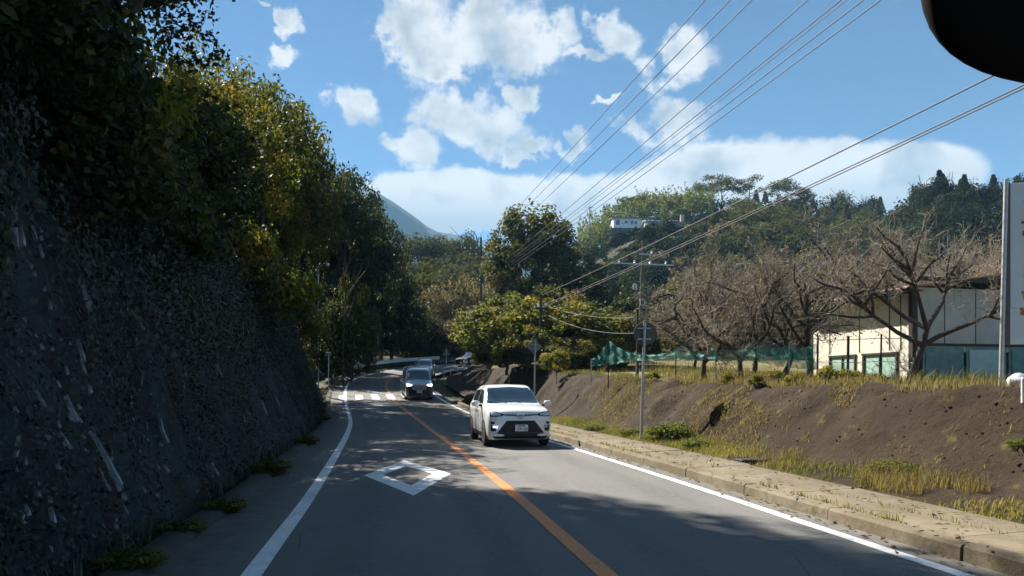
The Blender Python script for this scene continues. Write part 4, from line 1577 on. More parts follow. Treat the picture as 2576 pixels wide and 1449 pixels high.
# stones and crumbs on the bank
mb_v, mb_f, k0 = [], [], 0
A = bank_sample(900, 6, 34, 5.2, 6.8)
ico = np.array([(1, 0, 0), (-1, 0, 0), (0, 1, 0), (0, -1, 0), (0, 0, 1), (0, 0, -1)], float)
icf = np.array([(0, 2, 4), (2, 1, 4), (1, 3, 4), (3, 0, 4), (2, 0, 5), (1, 2, 5), (3, 1, 5), (0, 3, 5)])
sz = (.008 + .03 * rng.rand(len(A)) ** 3)
Vv = A[:, None] + ico[None] * sz[:, None, None] * (.6 + .8 * rng.rand(len(A), 6, 1))
Ff = (icf[None] + (np.arange(len(A)) * 6)[:, None, None]).reshape(-1, 3)
o = link('bank_crumbs', mesh_np('bank_crumbs', Vv.reshape(-1, 3), Ff, M['bank']))
tag(o, 'small stones and clods on the face of the earth bank', 'stones', kind='stuff')

# leafy weeds at the foot of the bank beside the round sign
weed = make_tree('weed', 91, .55, .62, M['leaf_yellow'], 30, 70, .08, .05, low=.0, t0=.3, tvar=.3, clump_r=.35, trunk_r=.012)
for k, (u, v, sc, lab) in enumerate([(1690, 1105, 1.05, 'leafy green weed clump right of the round sign pole'), (1755, 1125, .6, 'smaller leafy weed clump beside the one by the round sign'),
                                      (1500, 1085, .7, 'low green weed at the foot of the bank left of the round sign'), (1180, 1015, .8, 'yellow green weed clump behind the white car'),
                                      (1590, 1095, .6, 'low weed just left of the round sign pole'), (2570, 1115, .3, 'mossy green weed on the bank at the right edge'), (2250, 1190, .6, 'weeds at the foot of the bank below the shed')]):
    h, n_ = hit(bank_bvh, u, v)
    if h is None:
        x, y = ground_xy(u, v)
        h = Vector((x, y, float(zr(y))))
    place_tree(weed, (h.x, h.y, h.z - .08), lab, 'weed', 'weed_clump', 'weeds on the right verge', scale=sc, rz=k, sz=.7)
wrng = np.random.RandomState(7)
plants = make_tree('field_plant', 92, 1.0, .6, M['leaf_yellow'], 22, 80, .10, .06, low=.0, t0=.5, tvar=.35, clump_r=.35, trunk_r=.015)
for k, (u, Y, sc) in enumerate([(1400, 33, 1.1), (1375, 36, .9), (1900, 17, .35), (2000, 16, .4), (2090, 15.5, .55), (2140, 16, .45), (1950, 18, .4), (2200, 15.5, .4), (1640, 24, .5), (1830, 19, .35)]):
    x = (u - CU) / FD * Y
    nm = ['right of the diamond sign', 'half hidden behind the diamond sign', 'below the green netting', 'before the shadowed cherry trunk', 'before the left window of the pale wall', 'before the right window of the pale wall',
          'under the middle of the green netting', 'right of the windows of the pale wall', 'behind the round sign', 'between the round sign and the cherry trunks'][k]
    place_tree(plants, (x, Y, ztop_at(x, Y) - .06), 'yellow green weed on the plateau ' + nm, 'weed', 'tall_weed', 'weeds on the plateau', scale=sc, rz=k * 2.2)


# ---------------------------------------------------------------- materials of the things
M['car_white'] = plain('car_white_paint', (0.74, 0.75, 0.76), .28, var=.03, scale=2, coat=.8)
M['car_silver'] = plain('car_silver_paint', (0.42, 0.46, 0.50), .28, metal=.35, var=.04, scale=2, coat=.8)
M['car_black'] = plain('car_black_paint', (0.012, 0.013, 0.015), .6, var=.1, scale=2, spec=.1)
M['van_paint'] = plain('van_dark_paint', (0.035, 0.034, 0.036), .22, var=.05, scale=2, coat=.9)
M['van_pale'] = plain('van_pale_paint', (0.56, 0.58, 0.61), .25, metal=.2, var=.04, scale=2, coat=.8)
M['glass'] = plain('sky_toned_glass', (0.022, 0.042, 0.060), .03, var=.05, spec=1.0, coat=1.0)  # blue base colour stands in for reflected sky
M['black_plastic'] = plain('black_plastic', (0.008, 0.008, 0.009), .6, var=.2, scale=20)
M['gloss_black'] = plain('gloss_black', (0.010, 0.010, 0.012), .15, var=.1, coat=.6)
M['tyre'] = plain('tyre_rubber', (0.018, 0.018, 0.018), .85, var=.2, scale=15, bump=.3)
M['chrome'] = plain('chrome', (0.62, 0.63, 0.65), .16, metal=1.0, var=.05)
M['alloy'] = plain('alloy_rim', (0.42, 0.43, 0.45), .3, metal=.9, var=.08)
M['lamp_lens'] = plain('lamp_lens', (0.52, 0.55, 0.58), .08, var=.25, scale=25, coat=1.0)
M['lamp_on'] = plain('lit_lamp', (0.9, 0.93, 1.0), .2, emit=(.86, .93, 1.0), estr=2.2)
M['drl_on'] = plain('lit_running_lamp', (0.7, 0.8, 1.0), .2, emit=(.45, .62, 1.0), estr=2.4)
M['plate'] = plain('number_plate', (0.70, 0.71, 0.70), .5, var=.03)
M['plate_ink'] = plain('plate_ink', (0.02, 0.09, 0.05), .5)
M['steel'] = plain('galvanised_steel', (0.42, 0.43, 0.43), .45, metal=.5, var=.18, scale=12, bump=.1)
M['sign_grey'] = plain('sign_plate_grey', (0.20, 0.20, 0.195), .6, var=.2, scale=7, bump=.1)
M['sign_back'] = plain('sign_back_grey', (0.085, 0.08, 0.075), .7, var=.2, scale=7, bump=.1)
M['white_steel'] = plain('white_painted_steel', (0.62, 0.63, 0.62), .5, var=.18, scale=8)
M['pole_concrete'] = plain('pole_concrete', (0.23, 0.225, 0.215), .85, var=.2, scale=4, bump=.3)
M['pole_shade'] = plain('shade_toned_concrete', (0.075, 0.075, 0.078), .85, var=.2, scale=4, bump=.3)  # pole concrete, its colour darkened to stand for shade
M['pole_dark'] = plain('pole_dark', (0.035, 0.033, 0.032), .8, var=.2, scale=4)
M['porcelain'] = plain('porcelain', (0.68, 0.68, 0.67), .2, var=.06)
M['cable'] = plain('cable_sheath', (0.035, 0.036, 0.038), .6, var=.2)
M['cable_pale'] = plain('weathered_cable', (0.17, 0.16, 0.15), .7, var=.2)
M['green_paint'] = plain('green_paint', (0.045, 0.15, 0.11), .5, var=.15)
M['orange_paint'] = plain('orange_paint', (0.34, 0.13, 0.04), .6, var=.2)
M['pale_wall'] = plain('pale_plaster', (0.72, 0.68, 0.58), .85, var=.07, scale=2.5, bump=.25)
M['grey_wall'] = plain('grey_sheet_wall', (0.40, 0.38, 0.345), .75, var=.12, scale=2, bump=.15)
M['pink_roof'] = plain('faded_red_roof', (0.44, 0.27, 0.22), .6, var=.2, scale=3, bump=.2)
M['dark_wood'] = plain('dark_wood', (0.035, 0.028, 0.022), .85, var=.3, scale=10, bump=.4)
M['teal_pane'] = plain('frosted_teal_pane', (0.36, 0.53, 0.47), .35, var=.1, scale=4)
M['teal_dark'] = plain('dark_teal_panel', (0.10, 0.18, 0.165), .5, var=.3, scale=3)
M['mint'] = plain('pale_mint_sheet', (0.30, 0.40, 0.36), .4, var=.2, scale=3)
M['board'] = plain('pale_signboard', (0.52, 0.57, 0.64), .5, var=.06, scale=1.5)
M['ink_gold'] = plain('gold_lettering', (0.42, 0.25, 0.03), .6, var=.25, scale=12)
M['ink_red'] = plain('rust_lettering', (0.40, 0.11, 0.03), .6, var=.3, scale=12)
M['ink_brown'] = plain('brown_lettering', (0.17, 0.10, 0.065), .6, var=.3, scale=12)
M['house_white'] = plain('house_white_wall', (0.82, 0.83, 0.84), .8, var=.05, scale=1)
M['house_grey'] = plain('house_grey_wall', (0.46, 0.47, 0.48), .8, var=.12, scale=1)
M['roof_grey'] = plain('grey_roof', (0.20, 0.20, 0.21), .7, var=.15, scale=2)
M['wall_stone'] = plain('retaining_concrete', (0.10, 0.10, 0.10), .9, var=.3, scale=.8, bump=.4)
M['yellow_paint'] = plain('yellow_paint', (0.62, 0.50, 0.05), .6, var=.15)
M['bag'] = plain('plastic_bag', (0.55, 0.53, 0.60), .35, var=.35, scale=9, bump=.8, bscale=14)
M['brick'] = plain('dull_red_chimney', (0.42, 0.33, 0.28), .8, var=.2)


def net_mat():
    m, t, bs, out = new_mat('green_netting')
    g = t.node('ShaderNodeTexCoord').outputs['Object']
    bs.inputs['Base Color'].default_value = (0.09, 0.36, 0.28, 1)
    bs.inputs['Roughness'].default_value = .7
    tr = t.node('ShaderNodeBsdfTransparent')
    n = t.noise(g, 2.2, 4, .65)
    mx_ = t.node('ShaderNodeMixShader')
    t.put(mx_.inputs[0], t.math('MULTIPLY_ADD', t.step(n, .3, .7), .45, .34))
    t.l.new(tr.outputs[0], mx_.inputs[1])
    t.l.new(bs.outputs[0], mx_.inputs[2])
    t.l.new(mx_.outputs[0], out.inputs[0])
    return m


M['net'] = net_mat()


def text_mesh(body, size, mat, extrude=.003):
    cu = bpy.data.curves.new('lettering', 'FONT')
    cu.body = body
    cu.size = size
    cu.extrude = extrude
    cu.align_x = 'CENTER'
    cu.align_y = 'CENTER'
    ob = bpy.data.objects.new('lettering', cu)
    COL.objects.link(ob)
    bpy.context.view_layer.update()
    me = bpy.data.meshes.new_from_object(ob.evaluated_get(bpy.context.evaluated_depsgraph_get()))
    bpy.data.objects.remove(ob)
    me.materials.clear()
    me.materials.append(mat)
    return me


# ---------------------------------------------------------------- cars
def pchip(xs, ys, x):
    xs, ys = np.asarray(xs, float), np.asarray(ys, float)
    h = np.diff(xs)
    d = np.diff(ys, axis=0) / h.reshape(-1, *([1] * (ys.ndim - 1)))
    m = np.zeros_like(ys)
    m[0], m[-1] = d[0], d[-1]
    prod = d[:-1] * d[1:]
    m[1:-1] = np.where(prod > 0, 2 * d[:-1] * d[1:] / (d[:-1] + d[1:] + 1e-12), 0)
    i = np.clip(np.searchsorted(xs, x) - 1, 0, len(h) - 1)
    t = ((x - xs[i]) / h[i])
    sh = (-1,) + (1,) * (ys.ndim - 1)
    t = t.reshape(sh)
    hh = h[i].reshape(sh)
    return ((1 + 2 * t) * (1 - t) ** 2) * ys[i] + t * (1 - t) ** 2 * hh * m[i] + t * t * (3 - 2 * t) * ys[i + 1] + t * t * (t - 1) * hh * m[i + 1]


class Car:
    """front at y = 0 looking towards -y, wheels on z = 0"""

    def __init__(self, name, stations, paint, label, cat='car'):
        self.root = empty(name, (0, 0, 0), 0, label, cat)
        ys = [s[0] for s in stations]
        prof = np.array([s[1] for s in stations])          # (n, cols, 2)
        yy = np.unique(np.concatenate([np.linspace(a, b, 6) for a, b in zip(ys[:-1], ys[1:])]))
        G = pchip(ys, prof, yy)
        c = G.shape[1]
        cc = np.unique(np.concatenate([np.linspace(k, k + 1, 4) for k in range(c - 1)]))
        G = np.moveaxis(pchip(np.arange(c), np.moveaxis(G, 1, 0), cc), 0, 1)
        n, m = G.shape[:2]
        half = np.stack([G[..., 0], np.repeat(yy[:, None], m, 1), G[..., 1]], -1)
        mir = half[:, ::-1].copy()
        mir[..., 0] *= -1
        full = np.concatenate([half, mir[:, 1:-1]], 1)
        k = full.shape[1]
        i = np.arange(n * k).reshape(n, k)
        F = np.stack([i[:-1], i[1:], np.roll(i, -1, 1)[1:], np.roll(i, -1, 1)[:-1]], -1).reshape(-1, 4)
        V = full.reshape(-1, 3)
        self.V, faces = V, F.tolist() + [i[0].tolist(), i[-1][::-1].tolist()]
        me = bpy.data.meshes.new('body')
        me.from_pydata(V.tolist(), [], faces)
        me.update()
        me.polygons.foreach_set('use_smooth', [True] * len(me.polygons))
        me.set_sharp_from_angle(angle=R(48))
        me.materials.append(paint)
        self.body = link('body', me, self.root)
        self.bvh = BVHTree.FromPolygons(V.tolist(), faces)

    def cast(self, a, b, axis):
        if axis == 'front':
            h = self.bvh.ray_cast(Vector((a, -3, b)), Vector((0, 1, 0)))
        elif axis == 'right':       # the car's right = our left
            h = self.bvh.ray_cast(Vector((-3, a, b)), Vector((1, 0, 0)))
        else:
            h = self.bvh.ray_cast(Vector((3, a, b)), Vector((-1, 0, 0)))
        return h[0], h[1]

    def patch(self, name, top, bot, mat, axis='front', proud=.008, n=(10, 5), parent=None, thick=.02):
        """a panel lying on the body between two outlines"""
        def along(pl, t):
            pl = [Vector((p[0], p[1], 0)) for p in pl]
            L = [0]
            for a_, b_ in zip(pl[:-1], pl[1:]):
                L.append(L[-1] + (b_ - a_).length)
            x = t * L[-1]
            for k in range(len(pl) - 1):
                if x <= L[k + 1] + 1e-9:
                    return pl[k].lerp(pl[k + 1], (x - L[k]) / max(L[k + 1] - L[k], 1e-9))
            return pl[-1]
        nx, ny = n
        out_v, in_v = [], []
        for j in range(ny + 1):
            for i in range(nx + 1):
                p = along(bot, i / nx).lerp(along(top, i / nx), j / ny)
                h, nn = self.cast(p.x, p.y, axis)
                if h is None:
                    return None
                if axis == 'front' and nn.y > 0 or axis == 'right' and nn.x > 0 or axis == 'left' and nn.x < 0:
                    nn = -nn
                out_v.append(h + nn * proud)
                in_v.append(h - nn * thick)
        mb = MB()
        W = nx + 1
        fs = []
        for j in range(ny):
            for i in range(nx):
                q = (j * W + i, j * W + i + 1, (j + 1) * W + i + 1, (j + 1) * W + i)
                fs.append(q if axis != 'right' else q[::-1])
        K = len(out_v)
        ring = [i for i in range(W)] + [j * W + nx for j in range(1, ny + 1)] + [ny * W + i for i in range(nx - 1, -1, -1)] + [j * W for j in range(ny - 1, 0, -1)]
        for a_, b_ in zip(ring, ring[1:] + ring[:1]):
            fs.append((b_, a_, a_ + K, b_ + K))
        mb.add(out_v + in_v, fs)
        return mb.build(name, mat, parent or self.root, True, 40)

    def mirrored(self, name, top, bot, mat, **kw):
        r = []
        for s in (-1, 1):
            t_ = [(s * p[0], p[1]) for p in top]
            b_ = [(s * p[0], p[1]) for p in bot]
            if s < 0:
                t_, b_ = t_[::-1], b_[::-1]
            r.append(self.patch(name, t_, b_, mat, **kw))
        return r

    def wheels(self, wy, track, rad, width=.2, spokes=5):
        for y in wy:
            for s in (-1, 1):
                x = s * track
                mb = MB()
                prof = [(-width / 2, rad * .62), (-width / 2, rad * .9), (-width * .38, rad * .985), (-width * .2, rad), (width * .2, rad), (width * .38, rad * .985), (width / 2, rad * .9), (width / 2, rad * .62)]
                mb.lathe(prof, (x, y, rad), (s, 0, 0), 28)
                wh = mb.build('wheel', M['tyre'], self.root, True, 35)
                mb = MB()
                mb.lathe([(width * .30, rad * .66), (width * .53, rad * .66), (width * .53, rad * .58), (width * .36, rad * .56), (width * .36, .01)], (x, y, rad), (s, 0, 0), 24)
                for k in range(spokes):
                    an = 2 * math.pi * k / spokes + .3
                    d = Vector((0, math.cos(an), math.sin(an)))
                    c = Vector((x + s * width * .46, y, rad)) + d * rad * .3
                    mb.box(c, (width * .12, rad * .16, rad * .6), Matrix.Rotation(-(an - math.pi / 2) * 1, 3, 'X') if False else Vector((0, 0, 1)).rotation_difference(d).to_matrix())
                mb.build('rim', M['alloy'], wh, True, 35)
                # dark wheel arch lying on the side of the body
                ax = 'right' if s < 0 else 'left'
                ro = rad * 1.17
                arc = [(y + ro * math.cos(a_), rad + ro * math.sin(a_)) for a_ in np.linspace(math.pi * 1.06, -math.pi * .06, 17)]
                base = [(p[0], rad * .70) for p in arc]
                arc = [(p[0], max(p[1], rad * .72)) for p in arc]
                self.patch('wheel_arch', arc, base, M['black_plastic'], ax, .006, (18, 4))

    def mirror(self, x, y, z, mat, sc=1.0):
        for s in (-1, 1):
            mb = MB()
            n = 14
            for ring in range(7):
                ph = math.pi * ring / 6
                for k in range(n):
                    an = 2 * math.pi * k / n
                    ce, se = math.cos(an), math.sin(an)
                    q = lambda v, e: math.copysign(abs(v) ** e, v)
                    mb.v.append((s * x + q(ce, .7) * math.sin(ph) ** .7 * .11 * sc, y - math.cos(ph) * .07 * sc, z + q(se, .7) * math.sin(ph) ** .7 * .075 * sc))
            for ring in range(6):
                for k in range(n):
                    mb.f.append((ring * n + k, ring * n + (k + 1) % n, (ring + 1) * n + (k + 1) % n, (ring + 1) * n + k))
            mo = mb.build('wing_mirror', mat, self.root, True)
            mb = MB()
            mb.tube([(s * (x - .06), y + .02, z - .03), (s * (x - .2), y + .06, z - .07)], [.03, .035], 8)
            mb.build('mirror_arm', M['black_plastic'], mo)

    def place(self, x, y, yaw, pitch=0.0):
        self.root.location = (x, y, float(zr(y)) + .004)
        self.root.rotation_euler = Matrix.Rotation(yaw, 3, 'Z').to_euler() if not pitch else (Matrix.Rotation(yaw, 3, 'Z') @ Matrix.Rotation(pitch, 3, 'X')).to_euler()


def emblem(root, x, y, z, wdt):
    """three interlocked oval rings"""
    mb = MB()

    def ring(cx, cz, rx, rz, r=.006):
        pts = [(x + cx + rx * math.cos(a), y, z + cz + rz * math.sin(a)) for a in np.linspace(0, 2 * math.pi, 25)]
        mb.tube(pts, r * wdt / .16, 6, False)
    ring(0, 0, wdt / 2, wdt * .33)
    ring(0, wdt * .12, wdt * .36, wdt * .14)
    ring(0, 0, wdt * .14, wdt * .30)
    return mb.build('emblem', M['chrome'], root, True)


def number_plate(root, x, y, z, tilt=0.0, digits=None):
    mb = MB()
    mb.box((0, 0, 0), (.33, .012, .165), bev=.004)
    p = mb.build('number_plate', M['plate'], root)
    p.location = (x, y, z)
    p.rotation_euler = (tilt, 0, 0)
    if digits:
        t = link('digits', text_mesh(digits, .115, M['plate_ink']), p)
        t.location = (.022, -.0085, -.026)
        t.rotation_euler = (R(90), 0, 0)
        mb = MB()
        mb.box((-.003, -.008, .056), (.17, .004, .024))
        mb.build('small_print', M['plate_ink'], p)
    return p


# --- the white compact SUV
SUV = [
    (0.00, [(0, .30), (.46, .30), (.55, .38), (.60, .55), (.60, .70), (.56, .78), (.42, .81), (.22, .825), (0, .83)]),
    (0.06, [(0, .22), (.62, .22), (.72, .33), (.755, .55), (.75, .76), (.69, .86), (.52, .895), (.26, .915), (0, .92)]),
    (0.20, [(0, .19), (.70, .19), (.80, .33), (.825, .58), (.81, .82), (.745, .925), (.56, .965), (.28, .985), (0, .99)]),
    (0.45, [(0, .18), (.74, .18), (.835, .33), (.848, .6), (.835, .87), (.77, .975), (.60, 1.015), (.30, 1.035), (0, 1.04)]),
    (0.95, [(0, .18), (.74, .18), (.835, .33), (.848, .62), (.84, .92), (.785, 1.03), (.64, 1.07), (.32, 1.09), (0, 1.095)]),
    (1.06, [(0, .18), (.74, .18), (.835, .33), (.848, .62), (.842, .93), (.79, 1.045), (.66, 1.09), (.33, 1.115), (0, 1.12)]),
    (1.78, [(0, .18), (.74, .18), (.835, .33), (.848, .64), (.845, .95), (.80, 1.07), (.645, 1.47), (.52, 1.555), (0, 1.58)]),
    (2.10, [(0, .18), (.74, .18), (.835, .33), (.848, .64), (.845, .96), (.80, 1.08), (.65, 1.50), (.53, 1.59), (0, 1.615)]),
    (2.80, [(0, .18), (.74, .18), (.835, .33), (.848, .65), (.845, .98), (.80, 1.10), (.65, 1.50), (.53, 1.59), (0, 1.62)]),
    (3.45, [(0, .20), (.74, .20), (.835, .35), (.845, .66), (.84, 1.0), (.79, 1.11), (.64, 1.46), (.52, 1.55), (0, 1.58)]),
    (3.80, [(0, .26), (.72, .26), (.81, .40), (.825, .66), (.81, 1.0), (.76, 1.10), (.61, 1.30), (.5, 1.36), (0, 1.39)]),
    (3.95, [(0, .32), (.62, .32), (.72, .44), (.75, .66), (.73, .95), (.68, 1.02), (.54, 1.07), (.4, 1.09), (0, 1.10)]),
    (3.995, [(0, .45), (.5, .45), (.6, .52), (.64, .66), (.62, .85), (.58, .9), (.45, .93), (.3, .94), (0, .945)]),
]
c1 = Car('compact_suv', SUV, M['car_white'], 'white compact suv coming towards us in the right lane')
c1.patch('windscreen', [(-.60, 1.50), (0, 1.535), (.60, 1.50)], [(-.70, 1.105), (0, 1.135), (.70, 1.105)], M['glass'], n=(16, 8))
for ax in ('right', 'left'):
    c1.patch('side_window', [(1.80, 1.44), (2.20, 1.47)], [(1.32, 1.09), (2.20, 1.11)], M['glass'], ax, .006, (8, 6))
    c1.patch('side_window', [(2.28, 1.475), (3.05, 1.45)], [(2.28, 1.115), (3.10, 1.13)], M['glass'], ax, .006, (8, 6))
    c1.patch('quarter_window', [(3.12, 1.44), (3.36, 1.40)], [(3.16, 1.14), (3.36, 1.2)], M['glass'], ax, .006, (4, 4))
    c1.patch('sill_trim', [(.75, .34), (3.0, .36)], [(.75, .22), (3.0, .24)], M['black_plastic'], ax, .008, (14, 2))
    c1.patch('door_seam', [(1.20, 1.02), (1.20, .4)], [(1.212, 1.02), (1.212, .4)], M['black_plastic'], ax, .002, (8, 1), thick=.004)
    c1.patch('door_seam', [(2.24, 1.06), (2.24, .4)], [(2.252, 1.06), (2.252, .4)], M['black_plastic'], ax, .002, (8, 1), thick=.004)
    c1.patch('door_handle', [(2.02, .93), (2.18, .935)], [(2.02, .895), (2.18, .90)], M['car_white'], ax, .03, (4, 1))
c1.patch('grille', [(-.36, .685), (.36, .685)], [(-.60, .38), (.60, .38)], M['black_plastic'], n=(14, 6), proud=.012)
for k in range(5):
    z = .43 + k * .052
    hw = .57 - (z - .38) / .305 * .235
    c1.patch('grille_bar', [(-hw, z + .008), (hw, z + .008)], [(-hw, z - .008), (hw, z - .008)], M['black_plastic'], n=(14, 1), proud=.022)
c1.patch('upper_grille', [(-.47, .845), (0, .83), (.47, .845)], [(-.47, .82), (0, .79), (.47, .82)], M['gloss_black'], n=(14, 2), proud=.010)
c1.patch('lower_bumper', [(-.74, .335), (-.60, .375), (.60, .375), (.74, .335)], [(-.66, .235), (.66, .235)], M['black_plastic'], n=(16, 3), proud=.014)
for hl in c1.mirrored('headlight', [(.45, .855), (.60, .905), (.775, .915)], [(.46, .805), (.62, .785), (.77, .79)], M['gloss_black'], n=(8, 4), proud=.010):
    pass
for k, s in enumerate((-1, 1)):
    t_, b_ = [(s * .50, .848), (s * .62, .885), (s * .745, .895)], [(s * .51, .822), (s * .63, .808), (s * .745, .812)]
    if s < 0:
        t_, b_ = t_[::-1], b_[::-1]
    hl = [o for o in c1.root.children if o.name.startswith('headlight')][k]
    c1.patch('lamp_lens', t_, b_, M['lamp_lens'], n=(6, 3), proud=.018, parent=hl)
c1.mirrored('lamp_slot', [(.66, .655), (.755, .66)], [(.67, .60), (.755, .60)], M['black_plastic'], n=(4, 3), proud=.008)
c1.mirrored('lamp_pocket', [(.61, .565), (.755, .575)], [(.63, .42), (.75, .42)], M['black_plastic'], n=(5, 5), proud=.007)
dl = c1.mirrored('running_lamp', [(.60, .548), (.70, .555)], [(.60, .508), (.70, .512)], M['drl_on'], n=(5, 2), proud=.022)
if dl[1]:
    dl[1].data.materials[0] = M['lamp_lens']
c1.mirrored('skid_trim', [(.44, .335), (.60, .362), (.735, .352)], [(.42, .305), (.62, .30), (.725, .30)], M['car_white'], n=(7, 2), proud=.03)
c1.wheels((.72, 3.24), .755, .325)
c1.mirror(.99, 1.22, 1.10, M['car_white'])
emblem(c1.root, 0, -.028, .795, .19)
number_plate(c1.root, .02, -.03, .50, 0, '29-36')
for s in (-.18, .22):
    mb = MB()
    mb.tube([(s, .98, 1.115), (s - .28, 1.08, 1.145), (s - .46, 1.12, 1.15)], .008, 5)
    mb.build('wiper', M['black_plastic'], c1.root)
c1.place(.22, 18.25, R(10.5))

# --- the people carrier behind it
VAN = [
    (0.00, [(0, .26), (.52, .26), (.66, .34), (.70, .60), (.70, .80), (.66, .92), (.46, .96), (.24, .98), (0, .985)]),
    (0.10, [(0, .18), (.68, .18), (.80, .30), (.82, .60), (.81, .88), (.76, 1.0), (.56, 1.05), (.28, 1.08), (0, 1.085)]),
    (0.45, [(0, .17), (.74, .17), (.85, .30), (.862, .62), (.855, .93), (.80, 1.07), (.62, 1.12), (.3, 1.15), (0, 1.155)]),
    (0.72, [(0, .17), (.74, .17), (.855, .30), (.865, .64), (.86, .96), (.82, 1.11), (.68, 1.17), (.34, 1.20), (0, 1.205)]),
    (1.42, [(0, .17), (.74, .17), (.855, .30), (.865, .66), (.862, .98), (.84, 1.12), (.735, 1.70), (.6, 1.80), (0, 1.83)]),
    (1.9, [(0, .17), (.74, .17), (.855, .30), (.865, .66), (.865, .98), (.84, 1.12), (.75, 1.76), (.62, 1.865), (0, 1.895)]),
    (4.2, [(0, .2), (.74, .2), (.855, .32), (.865, .66), (.865, .98), (.84, 1.12), (.75, 1.74), (.62, 1.85), (0, 1.88)]),
    (4.62, [(0, .3), (.7, .3), (.82, .42), (.84, .66), (.83, .98), (.80, 1.1), (.68, 1.6), (.55, 1.70), (0, 1.72)]),
    (4.69, [(0, .45), (.6, .45), (.7, .5), (.74, .7), (.74, .95), (.7, 1.1), (.6, 1.45), (.5, 1.5), (0, 1.52)]),
]
van = Car('people_carrier', VAN, M['van_pale'], 'silver and black people carrier with a big grille, coming round the bend', 'van')
van.patch('windscreen', [(-.66, 1.72), (0, 1.765), (.66, 1.72)], [(-.74, 1.18), (0, 1.225), (.74, 1.18)], M['glass'], n=(14, 8))
for ax in ('right', 'left'):
    van.patch('side_window', [(1.32, 1.64), (2.05, 1.70)], [(.95, 1.12), (2.05, 1.12)], M['glass'], ax, .006)
    van.patch('side_window', [(2.1, 1.70), (3.2, 1.70)], [(2.1, 1.12), (3.2, 1.12)], M['glass'], ax, .006)
    van.patch('side_window', [(3.25, 1.70), (4.15, 1.66)], [(3.25, 1.12), (4.15, 1.12)], M['glass'], ax, .006)
    van.patch('side_panel', [(.2, .82), (4.3, .95)], [(.3, .24), (4.2, .26)], M['van_paint'], ax, .004, (24, 5))
van.patch('front_mask', [(-.755, .80), (-.40, .905), (.40, .905), (.755, .80)], [(-.70, .27), (.70, .27)], M['gloss_black'], n=(16, 8), proud=.010)
for z, hw in ((.83, .46), (.745, .44), (.665, .43)):
    van.patch('grille_bar', [(-hw, z + .028), (hw, z + .028)], [(-hw, z - .02), (hw, z - .02)], M['chrome'], n=(12, 1), proud=.03)
van.mirrored('headlight', [(.46, .955), (.76, .985)], [(.47, .885), (.74, .855)], M['lamp_on'], n=(6, 2), proud=.02)
van.patch('bumper_lip', [(-.74, .295), (.74, .295)], [(-.68, .245), (.68, .245)], M['chrome'], n=(14, 1), proud=.03)
van.mirrored('bumper_fin', [(.71, .72), (.755, .72)], [(.69, .30), (.745, .30)], M['chrome'], n=(2, 5), proud=.03)
emblem(van.root, 0, -.005, .925, .15)
number_plate(van.root, 0, -.035, .53)
van.wheels((.86, 3.71), .765, .33)
van.mirror(1.0, .95, 1.18, M['van_pale'])
van.place(-5.62, 43.7, R(11.5), R(4.2))

# --- the silver car hidden behind the people carrier
HATCH = [(y * 1.06, [(a * 1.0, b * .965) for a, b in pr]) for y, pr in SUV]
sil = Car('silver_car', HATCH, M['car_silver'], 'silver car half hidden behind the people carrier')
sil.patch('windscreen', [(-.60, 1.45), (0, 1.48), (.60, 1.45)], [(-.70, 1.07), (0, 1.10), (.70, 1.07)], M['glass'], n=(12, 6))
for ax in ('right', 'left'):
    sil.patch('side_window', [(1.9, 1.39), (2.35, 1.42)], [(1.42, 1.06), (2.35, 1.08)], M['glass'], ax, .006)
    sil.patch('side_window', [(2.45, 1.42), (3.25, 1.39)], [(2.45, 1.08), (3.3, 1.10)], M['glass'], ax, .006)
sil.patch('grille', [(-.4, .62), (.4, .62)], [(-.5, .4), (.5, .4)], M['black_plastic'], n=(10, 4), proud=.012)
sil.mirrored('headlight', [(.45, .83), (.77, .87)], [(.46, .77), (.76, .75)], M['lamp_lens'], n=(6, 2), proud=.012)
sil.wheels((.76, 3.43), .755, .32)
sil.mirror(.99, 1.28, 1.07, M['car_silver'])
number_plate(sil.root, 0, -.03, .47)
sil.place(-7.35, 58.6, R(2), R(5.6))

# --- the black car farther round the bend
blk = Car('black_car', HATCH, M['car_black'], 'black car farthest round the bend under the leaning tree')
blk.patch('windscreen', [(-.60, 1.45), (0, 1.48), (.60, 1.45)], [(-.70, 1.07), (0, 1.10), (.70, 1.07)], M['glass'], n=(12, 6))
for ax in ('right', 'left'):
    blk.patch('side_window', [(1.9, 1.39), (2.35, 1.42)], [(1.42, 1.06), (2.35, 1.08)], M['glass'], ax, .006)
    blk.patch('side_window', [(2.45, 1.42), (3.25, 1.39)], [(2.45, 1.08), (3.3, 1.10)], M['glass'], ax, .006)
blk.patch('grille', [(-.4, .62), (.4, .62)], [(-.5, .4), (.5, .4)], M['gloss_black'], n=(10, 4), proud=.012)
blk.mirrored('headlight', [(.45, .83), (.77, .87)], [(.46, .77), (.76, .75)], M['lamp_lens'], n=(6, 2), proud=.012)
blk.wheels((.76, 3.43), .755, .32)
blk.mirror(.99, 1.28, 1.07, M['car_black'])
number_plate(blk.root, 0, -.03, .47)
blk.place(-5.15, 73.2, R(-34), R(4.5))


# ---------------------------------------------------------------- signs, posts, guardrails
def sign_post(name, x, y, z0, h, lean, r, label, cat, mat=None):
    e = empty(name, (x, y, z0), 0, label, cat)
    mb = MB()
    mb.tube([(0, 0, -.25), (lean * h * .5, 0, h * .5), (lean * h, 0, h)], r, 12)
    mb.build('pole', mat or M['steel'], e, True, 40)
    mb = MB()
    mb.lathe([(0, r * 1.02), (.02, r * .9), (.03, r * .3)], (lean * h, 0, h), (0, 0, 1), 12)
    mb.build('pole_cap', M['black_plastic'], e, True, 40)
    return e


